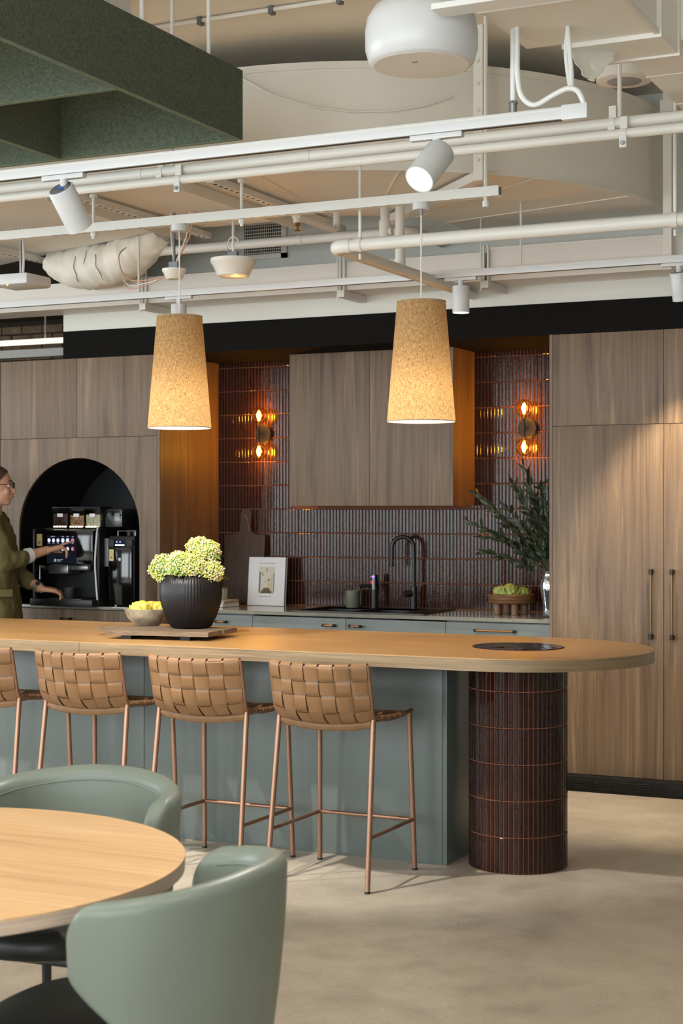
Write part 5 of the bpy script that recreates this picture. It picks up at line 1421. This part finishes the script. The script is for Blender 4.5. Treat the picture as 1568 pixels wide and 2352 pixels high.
MB().box(mx0 + .034, mx1 - .036, my, my + .11, 1.135, 1.352, .008).build('front_glass', 'black_gloss', cm)
scr = MB().box(-5.884, -5.668, my - .0012, my + .001, 1.148, 1.315).build('screen', 'screen_dim', cm)
def icon_at(x, z, r, mat_):
    pl = [(x + r * math.cos(2 * PI * i / 14), z + r * 1.15 * math.sin(2 * PI * i / 14)) for i in range(14)]
    MB().add([(a, my - .0018, b) for a, b in pl], [tuple(range(14))]).build('icon', mat_, scr)
for i, x in enumerate((-5.868, -5.835, -5.802, -5.766, -5.731, -5.695)):
    icon_at(x, 1.287, .0105 if i < 3 else .012, 'screen_pink' if i == 5 else 'screen_icon')
    icon_at(x, 1.236, .0105, 'screen_pink' if i == 5 else 'screen_icon')
ll = MB()
for a, b, z in ((-5.855, -5.825, 1.309), (-5.775, -5.758, 1.309), (-5.74, -5.722, 1.309), (-5.70, -5.688, 1.309), (-5.81, -5.765, 1.168), (-5.81, -5.78, 1.160), (-5.876, -5.86, 1.268), (-5.843, -5.827, 1.268), (-5.81, -5.794, 1.268), (-5.774, -5.758, 1.268), (-5.739, -5.723, 1.268), (-5.703, -5.687, 1.268)):
    ll.box(a, b, my - .0018, my - .0012, z, z + .0035)
ll.build('screen_lines', 'display_text', scr)
icon_at(-5.823, 1.1655, .008, 'display_text')
st_ = MB().box(mx0 + .050, mx0 + .090, my - .0015, my, 1.252, 1.325).build('sticker', 'gold_sticker', cm)
MB().tube([(mx0 + .07, my - .0016, 1.273), (mx0 + .07, my - .002, 1.273)], .009, 14).build('sticker_mark', 'ink_grey', st_)
MB().box(-5.835, -5.69, my - .055, my + .08, 1.085, 1.142, .010).build('spout_block', 'steel_grey', cm)
MB().box(-5.69, -5.565, my - .03, my + .04, 1.108, 1.138, .008).build('spout_arm', 'steel_grey', cm)
MB().box(-5.94, -5.835, my - .01, my + .05, 1.105, 1.135, .006).build('spout_arm', 'black_metal', cm)
MB().tube([(-5.915, my - .03, 1.135), (-5.915, my - .03, 1.05)], .005, 8).tube([(-5.915, my - .03, 1.128), (-5.895, my, 1.125)], .006, 8).build('water_spout', 'steel', cm)
MB().box(mx0 + .02, mx1 - .02, my - .03, 8.4, NZ_ + .001, NZ_ + .045, .006).build('drip_tray', 'black_metal', cm)
MB().box(-5.86, -5.62, my - .02, my + .07, NZ_ + .045, NZ_ + .048).build('drip_grid', 'steel_grey', cm)
for i, x in enumerate((-5.885, -5.765, -5.648)):
    h = MB()
    for a, b, c_, d_, e, f_ in ((0, .112, 0, .003, 0, .115), (0, .112, .117, .12, 0, .115), (0, .003, .003, .117, 0, .115), (.109, .112, .003, .117, 0, .115)):
        h.box(x + a, x + b, my + .06 + c_, my + .06 + d_, 1.367 + e, 1.367 + f_)
    hp = h.build('hopper', 'clear_glass', cm)
    MB().box(x + .005, x + .107, my + .065, my + .175, 1.369, (1.45, 1.44, 1.445)[i], .006).build('contents', ('beans', 'beans_pale', 'milk_powder')[i], hp)
    MB().box(x + .035, x + .075, my + .0585, my + .0600, 1.43, 1.45).build('hopper_label', 'paper_white', hp)
    MB().box(x - .002, x + .114, my + .055, my + .185, 1.4825, 1.492, .003).build('hopper_lid', 'black_matte', hp)
    for k in range(5): MB().box(x + .008 + k * .020, x + .020 + k * .020, my + .0575, my + .0598, 1.3675, 1.374).build('hopper_light', 'led_warm', hp)
MB().box(-5.53, -5.40, my + .09, 8.6, 1.367, 1.478, .006).build('powder_box', 'clear_glass', cm)
MB().box(-5.525, -5.405, my + .095, 8.59, 1.369, 1.44, .006).build('powder', 'water_bottle', cm)

mf = thing('milk_fridge', 'black glossy milk fridge unit right of the coffee machine', 'milk cooler', (-5.40, 8.35, NZ_))
fx0, fx1, fy = -5.485, -5.305, 8.16
MB().box(fx0, fx1, fy + .02, 8.6, NZ_ + .012, 1.315, .006).build('body', 'black_matte', mf)
MB().box(fx0 + .008, fx1 - .008, fy, fy + .019, NZ_ + .015, 1.245, .004).build('door', 'black_gloss', mf)
MB().box(fx0 - .035, fx0 - .002, fy + .015, 8.5, 1.13, 1.30, .003).build('side_panel', 'panel_grey', mf)
MB().box(fx0 + .004, fx0 + .045, fy - .002, fy + .019, 1.248, 1.295, .006).build('hinge_block', 'gasket', mf)
MB().box(fx1 - .05, fx1 - .004, fy - .002, fy + .019, 1.248, 1.295, .006).build('hinge_block', 'gasket', mf)
MB().box(fx0 + .048, fx1 - .053, fy + .004, fy + .019, 1.25, 1.292).build('display', 'black_gloss', mf)
for k in range(6): MB().box(fx0 + .056 + k * .011, fx0 + .063 + k * .011, fy + .002, fy + .004, 1.258, 1.264).build('display_light', 'led_white', mf)
for k in (0, 2): MB().sphere((fx0 + .066 + k * .012, fy + .003, 1.28), .0045, 8, 6).build('display_light', 'led_blue', mf)
sg_ = MB().box(fx0 + .014, fx0 + .046, fy - .0012, fy, 1.165, 1.235).build('sticker', 'gold_sticker', mf)
MB().tube([(fx0 + .03, fy - .0013, 1.185), (fx0 + .03, fy - .0018, 1.185)], .007, 12).build('sticker_mark', 'ink_grey', sg_)
MB().tube([(fx0 + .092, fy + .001, 1.175), (fx0 + .092, fy - .006, 1.175)], .010, 14).build('lock', 'steel', mf)
for x in (fx0 + .03, fx1 - .03): MB().tube([(x, fy + .05, NZ_ + .0005), (x, fy + .05, NZ_ + .014)], .012, 10).build('foot', 'steel', mf)
MB().tube([(fx0 + .05, fy + .04, 1.316), (fx0 + .05, fy + .04, 1.345)], .003, 6).tube([(fx1 - .006, fy + .04, 1.316), (fx1 - .006, fy + .04, 1.345)], .003, 6).tube([(fx0 + .05, fy + .04, 1.345), (fx1 - .006, fy + .04, 1.345)], .003, 6).build('top_rail', 'steel', mf)
for k in range(2):
    x = fx1 - .075 + k * .042
    tag(MB().lathe([(0, 0), (.014, 0), (.018, .035), (.016, .035), (.012, .004), (0, .003)], (x, fy + .08, 1.3165), 18).build('espresso_cup', 'ceramic_dark'), ('left' if k == 0 else 'right') + ' dark cup stored on top of the milk fridge', 'cup')
tag(MB().lathe([(0, 0), (.026, 0), (.030, .004), (.037, .066), (.034, .066), (.027, .008), (0, .006)], (-5.735, my - .012 + .035, NZ_ + .0485), 28).build('coffee_cup', 'ceramic_dark', ang=50), 'dark grey cup on the drip tray by the hand', 'cup')
for k in range(5):
    tag(MB().lathe([(0, 0), (.04, 0), (.062, .010), (.060, .011), (.038, .003), (0, .003)], (-6.075, 8.32, NZ_ + .001 + k * .0135), 24).build('saucer', 'ceramic_dark'), ['bottom', 'second', 'third', 'fourth', 'top'][k] + ' dark saucer of the stack left of the coffee machine', 'saucer')

# ================================================================== person at the machine
FW = V(.86, .51, 0).normalized(); RT = V(FW.y, -FW.x, 0)             # facing, and the person's right (camera side)
PB = V(-6.055, 7.80, 0)
def W(f, r, z): return PB + FW * f + RT * r + V(0, 0, z)
def capsule(mb, a, b, ra, rb, n=12):
    """tapered limb segment with round ends"""
    a, b = Vector(a), Vector(b); d_ = (b - a); L = d_.length; d_ = d_ / L if L > 1e-6 else V(0, 0, 1)
    pts = []; rr = []
    for i in range(5):
        t = math.cos(PI / 2 * i / 4); pts.append(a - d_ * ra * t); rr.append(max(.0006, ra * math.sin(PI / 2 * i / 4)))
    for i in range(1, 6):
        t = math.sin(PI / 2 * i / 5); pts.append(b + d_ * rb * t); rr.append(max(.0006, rb * math.cos(PI / 2 * i / 5)))
    pts.insert(5, b); rr.insert(5, rb)
    return mb.tube(pts, rr, n)
def chain(mb, pts, rs, n=12):
    for i in range(len(pts) - 1): capsule(mb, pts[i], pts[i + 1], rs[i], rs[i + 1], n)
def ell(mb, c_, sx, sy, sz, M=None):
    """ellipsoid with axes forward, right, up"""
    Mx = Matrix((FW, RT, V(0, 0, 1))).transposed().to_4x4()
    if M is not None: Mx = Mx @ M
    return mb.sphere(c_, 1.0, 20, 14, (sx, sy, sz), Mx)
def fused(mb, name, mat_, parent, voxel, smooth_it=4, fold=0.0, fscale=14):
    """one continuous skin over overlapping forms"""
    me = mb.mesh(name + '_raw', woff(parent), merge=False); o = bpy.data.objects.new(name + '_raw', me); C.objects.link(o)
    r_ = o.modifiers.new('r', 'REMESH'); r_.mode = 'VOXEL'; r_.voxel_size = voxel; r_.use_smooth_shade = True
    s_ = o.modifiers.new('s', 'SMOOTH'); s_.factor = .5; s_.iterations = smooth_it
    bpy.context.view_layer.update()
    m2 = bpy.data.meshes.new_from_object(o.evaluated_get(bpy.context.evaluated_depsgraph_get())); bpy.data.objects.remove(o)
    if fold:
        nn = [v_.normal.copy() for v_ in m2.vertices]
        for v_, n_ in zip(m2.vertices, nn):
            q = v_.co; v_.co = q + n_ * fold * (mnoise.noise(V(q.x * fscale, q.y * fscale, q.z * fscale * .45)) + .5 * mnoise.noise(V(q.x * fscale * 2.3, q.y * fscale * 2.3, q.z * fscale * 1.1 + 9)))
    k = bpy.data.objects.new(name, m2); C.objects.link(k); k.parent = parent; m2.materials.clear(); m2.materials.append(MAT[mat_])
    for p in m2.polygons: p.use_smooth = True
    return k
pe = thing('person', 'person in an olive blazer and glasses using the coffee machine', 'person', tuple(PB))
HC = W(.02, 0, 1.615)                                                 # head centre
tip = V(-5.655, my - .006, 1.285)                                     # right index fingertip on the screen
shR, shL = W(.0, .165, 1.40), W(.0, -.165, 1.40)
elR = V(-5.865, 7.665, 1.165); wrR = V(-5.755, 7.925, 1.232)
elL = W(.10, -.20, 1.10); wrL = V(-5.865, 8.015, .995)
b = MB()
ell(b, HC + V(0, 0, .02) - FW * .012, .098, .076, .098)                # skull
ell(b, HC + FW * .028 - V(0, 0, .045), .062, .056, .068)               # face
ell(b, HC + FW * .052 - V(0, 0, .092), .030, .032, .024)               # chin
ell(b, HC + FW * .06 + V(0, 0, .022), .030, .046, .020)                # brow
chain(b, [HC + FW * .083 + V(0, 0, .005), HC + FW * .104 - V(0, 0, .034)], [.010, .0125]); ell(b, HC + FW * .090 - V(0, 0, .038), .014, .018, .010)
ell(b, HC + FW * .086 - V(0, 0, .060), .010, .022, .0075); ell(b, HC + FW * .083 - V(0, 0, .070), .010, .020, .0075)
for s_ in (-1, 1):
    ell(b, HC + RT * (.078 * s_) - FW * .012 - V(0, 0, .008), .018, .008, .031)   # ears
    ell(b, HC + RT * (.036 * s_) + FW * .060 - V(0, 0, .035), .022, .020, .022)   # cheeks
chain(b, [W(-.012, 0, 1.40), HC - V(0, 0, .09) - FW * .02], [.062, .050])
chain(b, [W(0, -.12, 1.39), W(0, .12, 1.39)], [.062, .062])
ell(b, W(0, 0, 1.25), .095, .145, .18); ell(b, W(.0, 0, 1.06), .09, .125, .15); ell(b, W(-.01, 0, .93), .11, .16, .13)
for s_ in (-1, 1):
    chain(b, [W(0, .085 * s_, .90), W(.01, .085 * s_, .50), W(-.02, .085 * s_, .09)], [.085, .055, .038])
    chain(b, [W(-.03, .085 * s_, .045), W(.13, .09 * s_, .035)], [.036, .030])
chain(b, [shR, elR, wrR], [.050, .042, .026]); chain(b, [shL, elL, wrL], [.050, .042, .026])
# right hand: index finger to the screen, others curled below
def hand(b, wr, d_, up, fingers, thumb, s_=1.0):
    """wr wrist, d_ along the palm, up towards the back of the hand"""
    d_ = d_.normalized(); sd = d_.cross(up).normalized(); up = sd.cross(d_).normalized()
    kn = wr + d_ * .085 * s_
    for k in range(4): capsule(b, wr + sd * (.010 * (k - 1.5)), kn + sd * (.0185 * (k - 1.5)) * s_, .017, .0125)
    for k, (bends, ln, spread) in enumerate(fingers):
        p = kn + sd * (.0185 * (k - 1.5)) * s_; a = 0.0; dirv = (d_ + sd * spread).normalized()
        for j, (bd, l_) in enumerate(zip(bends, (ln * .45, ln * .32, ln * .23))):
            a += bd; q = p + (dirv * math.cos(a) - up * math.sin(a)) * l_
            capsule(b, p, q, (.0098, .0088, .0078)[j], (.0088, .0078, .0068)[j]); p = q
    p = wr + d_ * .028 - sd * .020 * s_
    for v_, l_, r0, r1 in thumb:
        q = p + (d_ * v_[0] + sd * v_[1] + up * v_[2]).normalized() * l_; capsule(b, p, q, r0, r1); p = q
palm = wrR + (tip - wrR) * .40
dR = (tip - wrR).normalized()
hand(b, wrR, dR + V(0, 0, -.05), V(-.30, -.55, .78), [((-.18, .12, .10), .095, -.02), ((.55, .75, .5), .090, 0), ((.70, .85, .5), .086, .02), ((.75, .85, .5), .070, .05)],
     [((.75, -.45, -.55), .042, .0135, .011), ((.95, -.1, -.35), .030, .011, .009), ((1, .1, -.3), .022, .009, .0075)])
cupc = V(-5.735, my + .023, NZ_ + .0485)
dL = (cupc + V(-.03, -.02, .055) - wrL)
hand(b, wrL, dL + V(0, 0, -.01), V(-.35, -.45, .8), [((.25, .55, .45), .085, -.03), ((.35, .6, .5), .088, 0), ((.45, .65, .5), .083, .02), ((.5, .7, .5), .068, .05)],
     [((.7, -.6, -.3), .042, .0135, .011), ((.9, -.1, -.3), .030, .011, .009), ((.9, .4, -.2), .022, .009, .0075)])
fused(b, 'body', 'skin', pe, .0048, 5)
# hair: cap swept back into a low bun
h = MB(); ell(h, HC + V(0, 0, .021) - FW * .014, .105, .083, .105); ell(h, HC - FW * .050 - V(0, 0, .012), .066, .068, .070); ell(h, HC - FW * .128 + V(0, 0, .0), .036, .036, .036)
ho = fused(h, 'hair', 'hair', pe, .005, 3, .0016, 60)
bm = bmesh.new(); bm.from_mesh(ho.data); hc = HC - PB
def bare(q):
    d_ = q - hc; f_ = d_.dot(FW); dz = d_.z; return f_ > .018 + .72 * (dz - .015) if dz > -.02 else f_ > -.03
bmesh.ops.delete(bm, geom=[v_ for v_ in bm.verts if bare(v_.co)], context='VERTS')
bm.to_mesh(ho.data); bm.free()
br_ = MB()
for s_ in (-1, 1): br_.tube([HC + FW * .088 + RT * (.012 * s_) + V(0, 0, .030), HC + FW * .086 + RT * (.032 * s_) + V(0, 0, .034), HC + FW * .070 + RT * (.052 * s_) + V(0, 0, .028)], [.003, .0035, .002], 6)
br_.build('eyebrows', 'hair', pe)
# blazer, sleeves pushed up
j = MB()
chain(j, [W(-.005, -.125, 1.385), W(-.005, .125, 1.385)], [.078, .078]); ell(j, W(.0, 0, 1.27), .122, .185, .17)
chain(j, [W(.0, 0, 1.22), W(.01, 0, 1.0), W(.02, 0, .84), W(.025, 0, .70)], [.13, .135, .15, .158])
for s_ in (-1, 1):
    chain(j, [W(.0, .075 * s_, 1.22), W(.01, .085 * s_, 1.0), W(.025, .095 * s_, .84), W(.03, .10 * s_, .70)], [.112, .118, .135, .145])
cuR = elR + (wrR - elR) * .40; cuL = elL + (wrL - elL) * .55
chain(j, [shR + V(0, 0, .0), (shR + elR) / 2, elR, cuR], [.074, .066, .062, .050]); chain(j, [shL, elL, cuL], [.074, .062, .050])
fused(j, 'blazer', 'olive_cloth', pe, .010, 4, .015, 17)
lp = MB(); dd = (wrR - elR).normalized(); MB().tube([cuR + dd * .030, cuR + dd * .064], [.047, .043], 20).build('shirt_cuff', 'cuff_white', pe)
pk = W(.055, .232, .985)
MB().box(-.085, .085, -.006, .006, -.022, .022, .004).build('pocket_flap', 'olive_cloth', pe, local=True).matrix_local = Matrix.Translation(pk - PB) @ Matrix((FW, -RT, V(0, 0, 1))).transposed().to_4x4() @ Matrix.Rotation(-.10, 4, 'X')
dl = (wrL - elL).normalized(); MB().tube([wrL - dl * .042, wrL - dl * .012], [.034, .032], 20).build('watch_strap', 'watch_metal', pe)
MB().tube([wrL - dl * .027 + RT * .024 + V(0, 0, .018), wrL - dl * .027 + RT * .030 + V(0, 0, .022)], .013, 14).build('watch_face', 'black_gloss', pe)
# glasses
gl = MB()
for s_ in (-1, 1):
    c_ = HC + FW * .098 + RT * (.034 * s_) + V(0, 0, .004)
    gl.tube([c_ + RT * (.025 * math.cos(a)) + V(0, 0, .019 * math.sin(a)) for a in [2 * PI * i / 20 for i in range(20)]], .0022, 6, closed=True)
    gl.tube([c_ + RT * (.025 * s_) + V(0, 0, .008), HC + RT * (.080 * s_) + FW * .05 + V(0, 0, .010), HC + RT * (.085 * s_) - FW * .02 + V(0, 0, .008)], .0022, 6)
gl.tube([HC + FW * .102 + RT * (.010 * s_) + V(0, 0, .006) for s_ in (-1, 0, 1)], .002, 6)
g_ = gl.build('glasses', 'tortoise', pe)
for s_ in (-1, 1):
    c_ = HC + FW * .098 + RT * (.034 * s_) + V(0, 0, .004)
    MB().add([c_ + RT * (.024 * math.cos(a)) + V(0, 0, .018 * math.sin(a)) for a in [2 * PI * i / 20 for i in range(20)]], [tuple(range(20))]).build('spectacle_lens', 'clear_glass', g_)
    e_ = HC + FW * .0705 + RT * (.033 * s_) + V(0, 0, .004)
    MB().sphere(e_, .0105, 12, 8).build('eye', 'eye_white', pe); MB().sphere(e_ + FW * .0065, .0055, 10, 6).build('iris', 'tortoise', pe)
lpm = MB(); ell(lpm, HC + FW * .0905 - V(0, 0, .0645), .0065, .019, .0058); lpm.build('lips', 'lips', pe)
# trousers and shoes
tr_ = MB(); ell(tr_, W(-.005, 0, .90), .125, .172, .10)
for s_ in (-1, 1): chain(tr_, [W(0, .085 * s_, .88), W(.01, .085 * s_, .50), W(-.018, .085 * s_, .12)], [.098, .070, .058])
fused(tr_, 'trousers', 'trousers', pe, .012, 3, .004, 14)
for s_ in (-1, 1):
    sh_ = MB(); chain(sh_, [W(-.04, .085 * s_, .048), W(.05, .088 * s_, .046), W(.145, .092 * s_, .040)], [.043, .042, .038])
    for i, p in enumerate(sh_.v): sh_.v[i] = (p[0], p[1], max(.0015, p[2]))
    sh_.build('shoe', 'black_matte', pe, ang=60)
